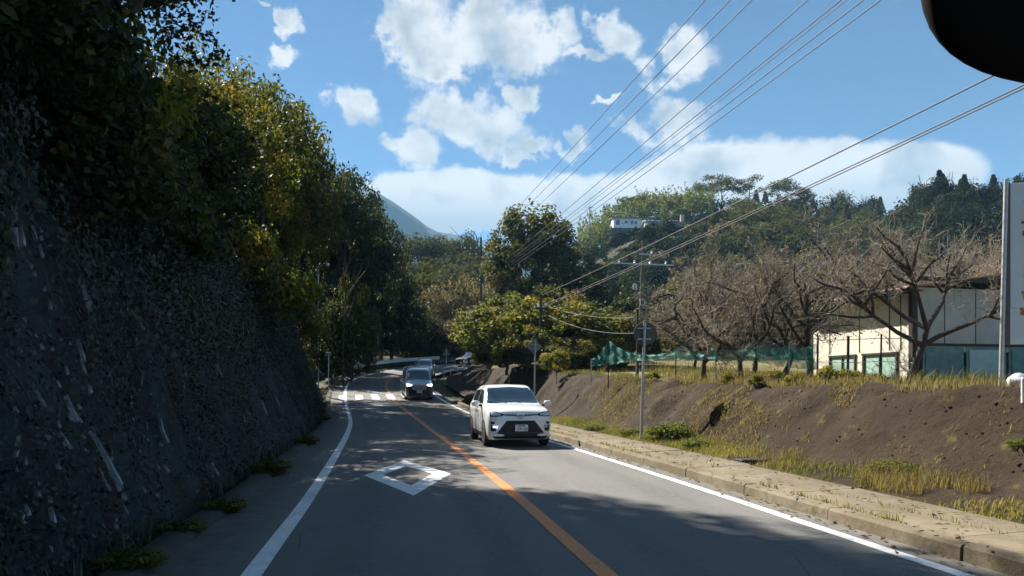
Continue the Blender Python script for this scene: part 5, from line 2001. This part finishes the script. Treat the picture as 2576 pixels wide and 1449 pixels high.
def plate_poly(e, poly, y, mat, name='sign_plate'):
    mb = MB()
    mb.prism(poly, 'y', y, y + .004)
    o = mb.build(name, mat, e)
    # rim turned back around the plate
    mb = MB()
    cx_p = sum(p[0] for p in poly) / len(poly)
    cz_p = sum(p[1] for p in poly) / len(poly)
    for a_, b_ in zip(poly, poly[1:] + poly[:1]):
        mb.tube([(a_[0], y - .004, a_[1]), (b_[0], y - .004, b_[1])], .008, 5)
    mb.build('rim', mat, o)
    return o


def brackets(e, h1, h2, x=0.0, w_=.3):
    for hh in (h1, h2):
        mb = MB()
        mb.box((x, .042, hh), (w_, .018, .03))
        mb.box((x, -.005, hh), (.1, .085, .028), bev=.006)
        mb.build('bracket', M['steel'], e)


y_ = 18.7
x_ = (1612 - CU) / FD * y_
hgt = 3.06
e = sign_post('round_sign', x_, y_, float(zr(y_)) + .17, hgt, .034, .038, 'grey back of a round road sign on a pale leaning pole at the verge', 'road sign')
zc = hgt - .30
plate_poly(e, [(.034 * zc + .03 + .30 * math.cos(a), zc + .30 * math.sin(a)) for a in np.linspace(0, 2 * math.pi, 36, endpoint=False)], .055, M['sign_back'])
brackets(e, zc + .14, zc - .14, .034 * zc, .34)

y_ = 31.0
x_ = (1344 - CU) / FD * y_
top = at(1347, 856, y_).z
z0 = float(zr(y_)) + .2
e = sign_post('diamond_sign', x_, y_, z0, top - z0 + .02, .012, .034, 'grey back of a diamond shaped road sign behind the white car', 'road sign')
zc = top - z0 - .27
plate_poly(e, [(.33, zc), (0, zc + .33), (-.33, zc), (0, zc - .33)][::-1], .05, M['sign_grey'])
brackets(e, zc + .1, zc - .1, 0, .2)

y_ = 78.0
p0 = at(1123, 908, y_)
p1 = at(1122, 876, y_)
z0 = float(zr(y_))
e = sign_post('triangular_sign', p0.x, y_, z0, p1.z - z0, 0, .045, 'grey back of a triangular sign beyond the bend left of the black car', 'road sign')
hh = p1.z - z0
plate_poly(e, [(-.5, hh - .80), (.42, hh - .80), (.02, hh + .02)], .06, M['sign_grey'])
brackets(e, hh - .3, hh - .6, 0, .3)

y_ = 48.5
p0 = at(826, 985, y_)
z0 = float(zr(y_)) - .05
p1 = at(827, 888, y_)
e = sign_post('green_marker_post', p0.x, y_, z0, p1.z - z0, .01, .032, 'thin pale post with a small green plate on top at the end of the slope', 'post')
mb = MB()
mb.box((.03, 0, p1.z - z0 - .08), (.34, .05, .26), bev=.02)
mb.build('green_plate', M['green_paint'], e)

# street lamp among the trees
y_ = 54.0
p1 = at(801, 668, y_)
q = drop(slope_bvh, p1.x, y_)
z0 = q.z if q else float(zr(y_))
e = sign_post('street_lamp', p1.x, y_, z0 - .2, p1.z - z0 + .2, 0, .05, 'street lamp with a flat white head among the dark trees on the left', 'street lamp')
mb = MB()
mb.box((.42, 0, p1.z - z0 + .25), (.82, .3, .20), Matrix.Rotation(R(-3), 3, 'Y'), bev=.05)
mb.build('lamp_head', M['porcelain'], e, True, 40)
mb = MB()
mb.tube([(0, 0, p1.z - z0 + .1), (.12, 0, p1.z - z0 + .26)], .035, 8)
mb.build('arm', M['steel'], e)


def guardrail(name, pts, label, h=.72, mat=None, post_every=2.0):
    """w-beam rail on posts; pts = ground points"""
    e = empty(name, tuple(pts[0]), 0, label, 'guardrail')
    o0 = Vector(pts[0])
    pts = [Vector(p) - o0 for p in pts]
    d = [(b - a) for a, b in zip(pts[:-1], pts[1:])]
    for k, (a, b) in enumerate(zip(pts[:-1], pts[1:])):
        t = (b - a).normalized()
        n = Vector((t.y, -t.x, 0)).normalized()
        prof = [(.04, .16), (.0, .13), (.0, .08), (.045, .03), (.045, -.03), (.0, -.08), (.0, -.13), (.04, -.16)]
        mb = MB()
        a2, b2 = a + t * .02, b - t * .005
        vs = [a2 + n * (.05 - x) + Vector((0, 0, h + z)) for x, z in prof] + [b2 + n * (.05 - x) + Vector((0, 0, h + z)) for x, z in prof]
        vs += [v - n * .006 for v in vs]
        m_ = len(prof)
        fs = [(i, i + 1, m_ + i + 1, m_ + i) for i in range(m_ - 1)] + [(2 * m_ + i + 1, 2 * m_ + i, 3 * m_ + i, 3 * m_ + i + 1) for i in range(m_ - 1)]
        mb.add(vs, fs)
        mb.build('rail_section', mat or M['white_steel'], e, True, 60)
        mb = MB()
        mb.tube([a + Vector((0, 0, -.4)) - n * .06, a + Vector((0, 0, h + .2)) - n * .06], .057, 10)
        mb.build('post', M['pole_dark'] if name == 'guardrail' else M['white_steel'], e, True, 40)
    return e


sg_ = np.arange(s_of_Y(64.3), s_of_Y(64.3) + 11.5, 1.9)
guardrail('guardrail', [off(np.array([s]), np.array([-4.1]))[0] for s in sg_], 'long white guardrail round the outside of the bend')
e = guardrail('short_guardrail', [off(np.array([s]), np.array([-5.2 - .3 * i]))[0] + np.array([0, 0, .25 * 1]) for i, s in enumerate(np.arange(s_of_Y(51.0), s_of_Y(57), 1.9))], 'short white guardrail beside the green topped post', .75)
# low barrier on the inside of the bend, with a white box on its end post
e = empty('inner_barrier', tuple(off(np.array([s_of_Y(62.5)]), np.array([4.1]))[0]), 0, 'low white rail on the inside of the bend right of the people carrier', 'barrier')
bp_ = [Vector(off(np.array([s]), np.array([4.1 + .25 * k]))[0]) - e.location for k, s in enumerate(np.arange(s_of_Y(62.5), s_of_Y(62.5) + 6, 1.9))]
for k, p in enumerate(bp_):
    mb = MB()
    mb.tube([p + Vector((0, 0, -.3)), p + Vector((0, 0, .82))], .04, 8)
    mb.build('post', M['steel'], e)
for z in (.42, .74):
    mb = MB()
    mb.tube([p + Vector((0, 0, z)) for p in bp_], .04, 8)
    mb.build('rail', M['white_steel'], e)
mb = MB()
mb.box(bp_[-1] + Vector((0, -.06, .95)), (.42, .1, .26), bev=.03)
mb.build('reflector_box', M['white_steel'], e)
# orange plate by the guardrail
p0 = Vector(off(np.array([s_of_Y(68.5)]), np.array([-4.6]))[0])
e = sign_post('orange_plate_post', p0.x, p0.y, p0.z, 1.75, 0, .035, 'small dull orange plate on a post behind the guardrail', 'post')
mb = MB()
mb.box((0, -.045, 1.5), (.42, .012, .42), bev=.004)
mb.build('plate', M['orange_paint'], e)


# ---------------------------------------------------------------- utility poles and cables
def utility_pole(name, x, y, z0, h, r, mat, arms, label):
    e = empty(name, (x, y, z0), 0, label, 'utility pole')
    mb = MB()
    mb.tube([(0, 0, -.6), (0, 0, h * .5), (0, 0, h)], [r, r * .85, r * .65], 14)
    mb.build('pole', mat, e, True, 40)
    for (z, x0, x1, n, sag) in arms:
        mb = MB()
        mb.box(((x0 + x1) / 2, -r, z), (abs(x1 - x0), .09, .09))
        a = mb.build('crossarm', M['steel'] if mat != M['pole_dark'] else M['pole_dark'], e)
        for k in range(n):
            xx = x0 + (x1 - x0) * (k + .5) / n if n > 1 else x1
            mb = MB()
            mb.lathe([(0, .03), (.04, .075), (.09, .045), (.12, .075), (.18, .05), (.22, .03)], (xx, -r, z + .045), (0, 0, 1), 10)
            mb.build('insulator', M['porcelain'], a, True, 40)
    return e


# A: the dark pole beyond the bend, wires run from it over our heads to B
YA = 88.0
pa = at(1210, 597, YA)
za = float(zr(YA)) - .3
hA = pa.z - za
utility_pole('utility_pole', pa.x, YA, za, hA, .19, M['pole_dark'],
             [(at(1210, 628, YA).z - za, -2.3, -.2, 3, 0), (at(1210, 628, YA).z - za - .7, -1.7, -.2, 2, 0), (at(1210, 697, YA).z - za, -.5, .9, 2, 0), (at(1210, 708, YA).z - za, -.5, .9, 2, 0)],
             'dark utility pole with white insulators standing beyond the bend')
# C: the concrete pole with the long crossarm before the shadowed hillside
YC = 52.0
pc_t = at(1618, 612, YC)
zc0 = float(zr(YC)) + 1.0
e = utility_pole('utility_pole', at(1606, 780, YC).x, YC, zc0, pc_t.z - zc0, .15, M['pole_shade'],
                 [(at(1610, 665, YC).z - zc0, -2.3, 2.2, 4, 0), (at(1610, 640, YC).z - zc0, -.3, .6, 1, 0)], 'concrete utility pole with a long crossarm in front of the shadowed hillside')
e.rotation_euler = (0, R(2.2), 0)
mb = MB()
mb.lathe([(0, .05), (.02, .16), (.42, .16), (.45, .05)], (-.5, -.1, at(1606, 730, YC).z - zc0), (0, 0, 1), 14)
mb.build('transformer', M['steel'], e, True, 40)
mb = MB()
for z in (0, .42):
    mb.box((.05, -.22, at(1606, 768, YC).z - zc0 + z), (.34, .03, .04))
for xx in (-.1, .2):
    mb.box((xx, -.22, at(1606, 768, YC).z - zc0 + .21), (.04, .03, .46))
mb.build('sign_frame', M['white_steel'], e)
# far pole on the hill
YF = 172.0
q = drop(hill_bvh, at(1484, 560, YF).x, YF)
pf = at(1484, 518, YF)
zf = min(q.z if q else pf.z - 10, pf.z - 7)
utility_pole('utility_pole', pf.x, YF, zf, pf.z - zf, .2, M['pole_concrete'], [(pf.z - zf - .5, -1.1, 1.1, 2, 0), (pf.z - zf - 2.2, -.8, .8, 0, 0)], 'distant pole with a crossarm on the hill left of the white house')
# D: thin dark post in the leafy trees
YD = 38.0
pd = at(1360, 742, YD)
zd = ztop_at(pd.x, YD)
utility_pole('cable_post', pd.x, YD, zd - .1, pd.z - zd + .1, .10, M['pole_dark'], [(at(1360, 772, YD).z - zd, -.25, .35, 2, 0)], 'dark cable post standing in the yellow green trees')
# B: the pole beside the road just behind our right shoulder, out of view
XB, YB = 8.4, 4.0
utility_pole('utility_pole', XB, YB, 1.2, 13.6, .19, M['pole_concrete'], [(10.5, -1.0, 1.0, 4, 0), (8.6, -1.0, 1.0, 4, 0), (7.2, -1.0, 1.0, 3, 0), (4.8, -.3, .5, 2, 0)], 'concrete utility pole beside the signboard, outside the right edge of the view')


def cable(p0, p1, r, sag, label, mat=None, n=26, name='overhead_cable'):
    p0, p1 = Vector(p0), Vector(p1)
    pts = []
    for k in range(n + 1):
        t = k / n
        p = p0.lerp(p1, t)
        p.z -= sag * 4 * t * (1 - t)
        pts.append(p - p0)
    mb = MB()
    mb.tube(pts, r, 6)
    o = mb.build(name, mat or M['cable'], None, True)
    o.location = p0
    return tag(o, label, 'cable', 'overhead cables')


# cable ends: where it leaves the far pole, where it leaves the picture at the top
def far_cable(u0, v0, Y0, u1, v1, YN, r, sag, label, mat=None):
    """the near end is tied to the pole beside the road (B), YN = where along its crossarms"""
    k = (v1 - v0) / (u1 - u0)
    un = CU + (XB + YN) / YB * FD
    vn = v1 + k * (un - u1)
    return cable(at(u0, v0, Y0), at(un, vn, YB), r, sag, label, mat, 40)


TOP = [(1201, 625, 1757, 0, 'steepest overhead cable, leftmost at the top edge of the picture'), (1212, 626, 1818, 0, 'overhead cable second from the left at the top edge'),
       (1216, 640, 1872, 0, 'overhead cable third from the left at the top edge'), (1214, 697, 2010, 0, 'single overhead cable fourth from the left at the top edge'),
       (1216, 699, 2092, 0, 'overhead cable fifth from the left at the top edge, one of a close pair'), (1222, 702, 2106, 0, 'thin overhead cable sixth from the left, the other of the close pair'),
       (1222, 708, 2147, 0, 'overhead cable seventh from the left at the top edge'), (1224, 712, 2190, 0, 'rightmost overhead cable at the top edge of the picture')]
for k, (u0, v0, u1, v1, lab) in enumerate(TOP):
    far_cable(u0, v0, YA, u1, v1, -.7 + .2 * k, .013 if k not in (5,) else .009, .35, lab)
SIDE = [(1365, 742, 2497, 178, .024, 'upper thick cable running down from the right edge across the hill'), (1366, 768, 2576, 201, .020, 'lower thick cable from the right edge, upper strand of the pair'),
        (1366, 773, 2576, 209, .020, 'lower thick cable from the right edge, lower strand of the pair')]
for (u0, v0, u1, v1, r, lab) in SIDE:
    far_cable(u0, v0, YD, u1, v1, 0.0, r * .55, .12, lab)
cable(at(1365, 766, YD), at(1603, 799, 31), .012, .25, 'short sagging cable from the dark post, upper one behind the round sign', M['cable_pale'])
cable(at(1365, 786, YD), at(1603, 838, 31), .014, .35, 'short sagging cable from the dark post, lower one behind the round sign', M['cable_pale'])
for (u, va, vb) in ((1604, 795, 900),):
    a_ = at(u, va, 31)
    gz = ztop_at(a_.x, 31)
    mb = MB()
    mb.tube([(0, 0, -.3), (0, 0, a_.z - gz + .15)], .05, 8)
    o = mb.build('wooden_post', M['dark_wood'])
    o.location = (a_.x, 31, gz)
    tag(o, 'thin wooden post behind the round sign carrying the sagging cables', 'post')


# ---------------------------------------------------------------- green netting along the plateau
def fence_pts(lst):
    out = []
    for (u, Y) in lst:
        x = (u - CU) / FD * Y
        out.append(Vector((x, Y, ztop_at(x, Y))))
    return out


NP = fence_pts([(1487, 26), (1530, 25.5), (1600, 24), (1700, 22.5), (1800, 21.3), (1900, 20.3), (1985, 19.5), (2056, 19.0)])
top_v = [905, 855, 885, 880, 872, 868, 866, 862]
low_v = [920, 918, 908, 905, 905, 908, 925, 930]
e = empty('netting_fence', tuple(NP[0]), 0, 'sagging green netting hung on thin posts before the bare cherry trees', 'fence')
o0 = NP[0]
frng = np.random.RandomState(3)
for k, p in enumerate(NP):
    tz = at(1500, top_v[k], p.y).z
    mb = MB()
    mb.tube([p - o0 + Vector((0, 0, -.2)), Vector((p.x - o0.x, p.y - o0.y, tz - o0.z + .04))], .02, 7)
    mb.build('post', M['dark_wood'] if k % 2 else M['steel'], e)
for k in range(len(NP) - 1):
    a, b = NP[k], NP[k + 1]
    rows = []
    for j in range(7):
        row = []
        for i in range(13):
            t = i / 12
            p = a.lerp(b, t)
            zt = at(1500, top_v[k] + (top_v[k + 1] - top_v[k]) * t, p.y).z - .12 * math.sin(math.pi * t)
            zl = at(1500, low_v[k] + (low_v[k + 1] - low_v[k]) * t, p.y).z
            z = zt + (zl - zt) * j / 6
            row.append((p.x - o0.x + .05 * frng.normal() * (j / 6), p.y - o0.y + .07 * math.sin(i * 1.7 + k) + .05 * frng.normal(), z - o0.z + .012 * frng.normal()))
        rows.append(row)
    link('netting_panel', grid_mesh('netting_panel', np.array(rows), M['net']), e)
# wire fence in front of the shed
WP = fence_pts([(2056, 18.8), (2132, 18.2), (2215, 17.6), (2300, 17.0)])
e = empty('wire_fence', tuple(WP[0]), 0, 'thin wire fence with wooden posts before the windows of the shed', 'fence')
o0 = WP[0]
for k, p in enumerate(WP):
    mb = MB()
    mb.tube([p - o0 + Vector((0, 0, -.2)), p - o0 + Vector((.02, 0, 1.22))], .035 if k == 1 else .022, 8)
    mb.build('post', M['dark_wood'], e)
for z in (1.12, .55):
    mb = MB()
    mb.tube([p - o0 + Vector((0, 0, z)) for p in WP], .009, 5)
    mb.build('wire', M['green_paint'] if z > 1 else M['steel'], e)

# ---------------------------------------------------------------- the shed
A_ = Vector(((2292 - CU) / FD * 22.0, 22.0, 0))
B_ = Vector(((2046 - CU) / FD * 26.6, 26.6, 0))
gz = ztop_at(A_.x, 22) - .1
ax_ = (B_ - A_)
LEN = ax_.length
ang = math.atan2(ax_.y, ax_.x)
# local frame: x along the pale wall away from the corner, y to the right (into the shed)
e = empty('shed', (A_.x, A_.y, gz), ang, 'shed with a pale sunlit wall, teal windows and a faded red roof', 'building')
HW = 2.95
DEP = 7.5                     # along local -y


def bxp(name, mat, c, s, parent=e, bev=0.0):
    mb = MB()
    mb.box(c, s, bev=bev)
    return mb.build(name, mat, parent)


# pale wall, in panels between dark battens, with two window openings
wins = [(LEN - 2.25, LEN - .95), (LEN - 4.15, LEN - 2.65)]
wz0, wz1 = .35, 1.12
wy = -.06
bxp('wall', M['pale_wall'], (LEN / 2, wy, (HW + wz1) / 2 + .001), (LEN, .12, HW - wz1))
bxp('wall', M['pale_wall'], (LEN / 2, wy, wz0 / 2), (LEN, .12, wz0))
edges = [0] + [v for w_ in sorted(wins) for v in w_] + [LEN]
for a, b in zip(edges[::2], edges[1::2]):
    bxp('wall', M['pale_wall'], ((a + b) / 2, wy, (wz0 + wz1) / 2), (b - a, .118, wz1 - wz0 - .002))
for (a, b) in wins:
    m_ = (a + b) / 2
    fr = bxp('window', M['dark_wood'], (m_, .012, wz1 + .02), (b - a + .12, .06, .06))
    bxp('frame', M['dark_wood'], (a, .010, (wz0 + wz1) / 2), (.07, .055, wz1 - wz0), fr)
    bxp('frame', M['dark_wood'], (b, .010, (wz0 + wz1) / 2), (.07, .055, wz1 - wz0), fr)
    bxp('frame', M['dark_wood'], (m_, .006, (wz0 + wz1) / 2), (.045, .05, wz1 - wz0), fr)
    bxp('sill', M['dark_wood'], (m_, .014, wz0), (b - a + .1, .07, .05), fr)
    for c in ((a + m_) / 2, (b + m_) / 2):
        bxp('pane', M['teal_pane'], (c, -.02, (wz0 + wz1) / 2), ((b - a) / 2 - .03, .02, wz1 - wz0 - .02), fr)
for x in (LEN - .95 + .02, LEN - 2.45, LEN - 4.3, .9):
    bxp('batten', M['dark_wood'], (x, .006, HW / 2 + .6), (.03, .016, HW - 1.25))
# shaded front wall, towards us
fx = -.06
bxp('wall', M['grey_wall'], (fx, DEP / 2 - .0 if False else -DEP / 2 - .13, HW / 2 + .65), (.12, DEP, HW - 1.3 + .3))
for k in range(4):
    y0 = -.3 - k * 1.6
    fr = bxp('sliding_door', M['teal_dark'], (-.10, y0 - .75, .66), (.06, 1.5, 1.28))
    bxp('pane', M['mint'] if k in (1,) else M['teal_dark'], (-.14, y0 - .75, .78), (.02, 1.3, .86), fr)
bxp('rail', M['dark_wood'], (-.12, -DEP / 2, 1.36), (.10, DEP, .08))
for k in range(6):
    bxp('seam', M['dark_wood'], (-.124, -1.1 - k * 1.15, HW / 2 + .75), (.012, .025, HW - 1.2))
bxp('corner_post', M['dark_wood'], (-.06, 0.0, HW / 2), (.16, .16, HW + .02))
bxp('downpipe', M['dark_wood'], (-.22, -4.4, 2.0), (.12, .14, 2.1))
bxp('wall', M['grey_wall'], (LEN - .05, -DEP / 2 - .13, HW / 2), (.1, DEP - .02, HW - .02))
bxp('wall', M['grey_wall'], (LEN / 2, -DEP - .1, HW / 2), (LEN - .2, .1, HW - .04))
# roof: corrugated sheets falling towards the pale wall
rot = Matrix.Rotation(R(-7), 3, 'X')
rf = None
nsh = 9
for k in range(nsh):
    x0 = -.55 + (LEN + 1.0) * k / nsh
    x1 = -.55 + (LEN + 1.0) * (k + 1) / nsh - .012
    P = []
    for i in range(9):
        xx = x0 + (x1 - x0) * i / 8
        zz = .022 * math.cos(i * math.pi / 2) + .004 * (k % 2)
        P.append([(xx, .55, HW + .10 + zz), (xx, -2.6, HW + .55 + zz), (xx, -5.2, HW + .78 + zz), (xx, -DEP - .6, HW + .55 + zz)])
    P = np.array(P)
    low = P.copy()
    low[..., 2] -= .03
    both = np.concatenate([P, low[::-1]], 0)
    both = np.concatenate([both, both[:1]], 0)
    o = link('roof_sheet', grid_mesh('roof_sheet', both, M['pink_roof']), e)
bxp('eaves_board', M['dark_wood'], (LEN / 2 - .05, .47, HW + .03), (LEN + .95, .05, .12))
bxp('soffit', M['dark_wood'], (LEN / 2 - .05, .22, HW + .01), (LEN + .9, .44, .03))
bxp('eaves_board', M['dark_wood'], (-.45, -DEP / 2, HW + .36), (.06, DEP + .4, .13))

# ---------------------------------------------------------------- the signboard at the right edge
YS = 12.4
ps = at(2516, 940, YS)
gz = ztop_at(ps.x, YS)
pt = at(2530, 452, YS)
hS = pt.z - gz
e = empty('signboard', (ps.x, YS, gz), R(-6), 'tall pale signboard with faded brown and gold lettering on a steel pole', 'signboard')
lean = (pt.x - ps.x) / hS
mb = MB()
mb.tube([(0, 0, -.3), (lean * hS, 0, hS)], .036, 12)
mb.build('pole', M['steel'], e, True, 40)
mb = MB()
mb.tube([(1.25, 0, -.3), (1.25 + lean * hS, 0, hS)], .036, 12)
mb.build('pole', M['steel'], e, True, 40)
zb0, zb1 = at(2530, 866, YS).z - gz, at(2530, 455, YS).z - gz - .03
for (a, b) in ((zb0, zb0 + .62), (zb0 + .63, zb1)):
    mb = MB()
    mb.box((.68 + lean * (a + b) / 2, .06, (a + b) / 2), (1.12, .035, b - a), bev=.006)
    bo = mb.build('board_panel', M['board'], e)
mb = MB()
mb.box((.075 + lean * (zb0 + zb1) / 2, .055, (zb0 + zb1) / 2), (.09, .05, zb1 - zb0 + .02))
mb.build('edge_strip', M['sign_back'], e)
# the brush strokes of the lettering, one column of large characters
lr = np.random.RandomState(17)
glyphs = [(zb1 - .33, M['ink_brown'], .30), (zb1 - .78, M['ink_brown'], .34), (zb1 - 1.16, M['ink_brown'], .26), (zb1 - 1.6, M['ink_gold'], .26), (zb1 - 1.92, M['ink_gold'], .30), (zb1 - 2.30, M['ink_red'], .36)]
for (z, m_, sz) in glyphs:
    mb = MB()
    xc = .46 + lean * z
    for k in range(6):
        hor = k % 2 == 0
        c = (xc + lr.uniform(-.3, .3) * sz * (.4 if hor else 1), .038, z + lr.uniform(-.4, .4) * sz)
        mb.box(c, (sz * (.85 if hor else .13), .006 + .001 * k, sz * (.13 if hor else .7)), Matrix.Rotation(R(lr.uniform(-12, 12)), 3, 'Y'))
    mb.build('lettering', m_, e)

# things lying beside it
def lump(name, c, s, seed, mat, label, cat):
    rg = np.random.RandomState(seed)
    n, m_ = 18, 10
    P = []
    for j in range(m_ + 1):
        ph = math.pi * j / m_
        row = []
        for i in range(n + 1):
            an = 2 * math.pi * (i % n) / n
            r_ = 1 + .28 * float(VN.fbm(math.cos(an) * 1.3 * math.sin(ph) + seed, math.sin(an) * 1.3 * math.sin(ph), math.cos(ph) * 1.5, 3))
            row.append((s[0] * r_ * math.sin(ph) * math.cos(an), s[1] * r_ * math.sin(ph) * math.sin(an), s[2] * (1 + r_ * math.cos(ph)) * .9))
        P.append(row)
    o = link(name, grid_mesh(name, np.array(P), mat))
    o.location = c
    return tag(o, label, cat)


yb = 10.6
pb = at(2563, 978, yb)
gb = ztop_at(pb.x, yb)
lump('rubbish_bag', (pb.x, yb, gb - .03), (.17, .15, .15), 3, M['bag'], 'pale crumpled plastic bag at the foot of the signboard', 'bag')
lump('leaf_pile', (at(2518, 965, 11.2).x, 11.2, ztop_at(at(2518, 965, 11.2).x, 11.2) - .03), (.16, .12, .05), 5, M['bark'], 'small brown heap of leaves left of the plastic bag', 'heap')
mb = MB()
mb.tube([(0, 0, -.1), (0, 0, .22)], .028, 10)
mb.lathe([(0, .03), (.02, .02)], (0, 0, .22), (0, 0, 1), 10)
o = mb.build('marker_stake', M['white_steel'], None, True, 40)
o.location = (at(2574, 985, 9.7).x, 9.7, ztop_at(at(2574, 985, 9.7).x, 9.7))
tag(o, 'short white stake at the right edge beside the plastic bag', 'stake')
mb = MB()
y0_, y1_ = 12.2, 11.6
a = at(2408, 968, y0_)
b = at(2528, 972, y1_)
za_, zb_ = ztop_at(a.x, y0_) + .05, ztop_at(b.x, y1_) + .05
mb.tube([(0, 0, 0), (b.x - a.x, y1_ - y0_, zb_ - za_)], .035, 6)
o = mb.build('yellow_bar', M['yellow_paint'])
o.location = (a.x, y0_, za_)
tag(o, 'yellow bar lying on the plateau left of the signboard', 'bar')

# metal drain lid in the verge
h, n_ = hit(bank_bvh, 1905, 1160)
if h:
    mb = MB()
    mb.box((0, 0, 0), (.75, .3, .04), bev=.01)
    for k in range(6):
        mb.box((-.28 + k * .112, 0, .024), (.04, .24, .012))
    o = mb.build('drain_lid', M['pole_dark'])
    o.location = h + Vector((0, 0, .02))
    o.rotation_euler = (0, 0, R(8))
    tag(o, 'dark drain grating in the grass behind the sidewalk', 'grating')


# ---------------------------------------------------------------- houses on the hill
def house(name, u0, u1, v_base, v_eave, v_ridge, Y, depth, wall, roofm, label, wins, gable_left=True, chimney=None):
    a = at(u0, v_base, Y)
    b = at(u1, v_base, Y)
    W = b.x - a.x
    he = at(u0, v_eave, Y).z - a.z
    hr = at(u0, v_ridge, Y).z - a.z
    e = empty(name, (a.x, Y, a.z), 0, label, 'house')
    mb = MB()
    mb.prism([(0, -8), (0, he), (depth / 2, hr - .15), (depth, he), (depth, -8)], 'x', 0, W)
    wo_ = mb.build('wall', wall, e)
    for s in (0, 1):
        mb = MB()
        y0, y1 = (-.5, depth / 2) if s == 0 else (depth + .5, depth / 2)
        z0 = he - .5 * (hr - he) / (depth / 2)
        mb.add([(-.4, y0, z0), (W + .4, y0, z0), (W + .4, y1, hr), (-.4, y1, hr), (-.4, y0, z0 + .18), (W + .4, y0, z0 + .18), (W + .4, y1, hr + .18), (-.4, y1, hr + .18)],
               [(0, 1, 2, 3), (7, 6, 5, 4), (0, 4, 5, 1), (2, 6, 7, 3), (1, 5, 6, 2), (3, 7, 4, 0)])
        rf = mb.build('roof', roofm, e)
    if chimney:
        mb = MB()
        mb.box((W * chimney, depth / 2, hr + .9), (.9, .9, 2.2))
        mb.build('chimney', M['brick'], rf)
    for (fx_, z, ww, hh_) in wins:
        mb = MB()
        mb.box((W * fx_, -.03, he * z), (ww, .12, hh_))
        wn_ = mb.build('window', M['glass'], e)
        mb = MB()
        mb.box((W * fx_, -.06, he * z - hh_ / 2 - .06), (ww + .3, .25, .1))
        mb.build('sill', wall, wn_)
    return e


house('white_house', 1543, 1614, 571, 549, 543, 182, 7, M['house_white'], M['roof_grey'], 'white house with small dark windows alone on the hilltop',
      [(.16, .5, 1.0, 1.2), (.46, .55, .7, .6), (.66, .52, .6, .9), (.8, .5, .6, .6)])
house('low_house', 1628, 1700, 575, 556, 548, 184, 8, M['house_grey'], M['house_white'], 'long low house with a pale roof right of the white house',
      [(.2, .5, 2.0, 1.1), (.65, .5, 1.0, 1.2), (.85, .5, 1.0, 1.2)])
house('far_house', 1706, 1792, 577, 560, 551, 186, 8, M['house_grey'], M['roof_grey'], 'dull grey house with a chimney at the right end of the hilltop row',
      [(.2, .5, 1.6, 1.1), (.5, .5, 1.2, 1.1), (.8, .5, 1.6, 1.1)], chimney=.22)
a = at(1530, 573, 180)
b = at(1815, 578, 180)
mb = MB()
mb.box(((b.x - a.x) / 2, 0, -1.6), (b.x - a.x, .8, 3.4))
o = mb.build('retaining_wall', M['wall_stone'])
o.location = (a.x, 180, a.z - .2)
tag(o, 'dark concrete retaining wall below the houses on the hill', 'wall')

# ---------------------------------------------------------------- our own rear-view mirror, close to the lens
mb = MB()
n, m_ = 48, 14
cx0, cz0, hx, hz, hy = .380, 1.806, .142, .082, .022
for j in range(m_ + 1):
    ph = math.pi * j / m_
    for i in range(n):
        an = 2 * math.pi * i / n
        q = lambda v, ex: math.copysign(abs(v) ** ex, v)
        r_ = math.sin(ph) ** .45
        mb.v.append((q(math.cos(an), .62) * hx * r_, -math.cos(ph) * hy, q(math.sin(an), .62) * hz * r_))
for j in range(m_):
    for i in range(n):
        mb.f.append((j * n + i, j * n + (i + 1) % n, (j + 1) * n + (i + 1) % n, (j + 1) * n + i))
M['mirror_black'] = plain('mirror_black', (0.004, 0.004, 0.004), .8, spec=.1, var=.1)
e = empty('rear_view_mirror', (cx0, .42, cz0), 0, 'black rounded rear view mirror in the top right corner', 'mirror')
mb.build('housing', M['mirror_black'], e, True)
mb = MB()
mb.tube([(0, .015, .05), (0, .05, .12), (0, .09, .2)], [.012, .011, .018], 10)
mb.build('stem', M['black_plastic'], e, True, 40)

# ---------------------------------------------------------------- the air
mb = MB()
mb.box((0, 1000, 248), (2600, 2500, 500))
hz_o = mb.build('haze', None)
hm = bpy.data.materials.new('haze_air')
hm.use_nodes = True
ht = NT(hm.node_tree)
ht.n.clear()
pv = ht.node('ShaderNodeVolumePrincipled')
pv.inputs['Color'].default_value = (0.36, 0.68, 1.0, 1)
pv.inputs['Density'].default_value = 0.00026
pv.inputs['Anisotropy'].default_value = 0.0
oo_ = ht.node('ShaderNodeOutputMaterial')
ht.l.new(pv.outputs[0], oo_.inputs['Volume'])
hz_o.data.materials.append(hm)
tag(hz_o, 'thin bluish haze filling the valley air', 'haze', kind='stuff')
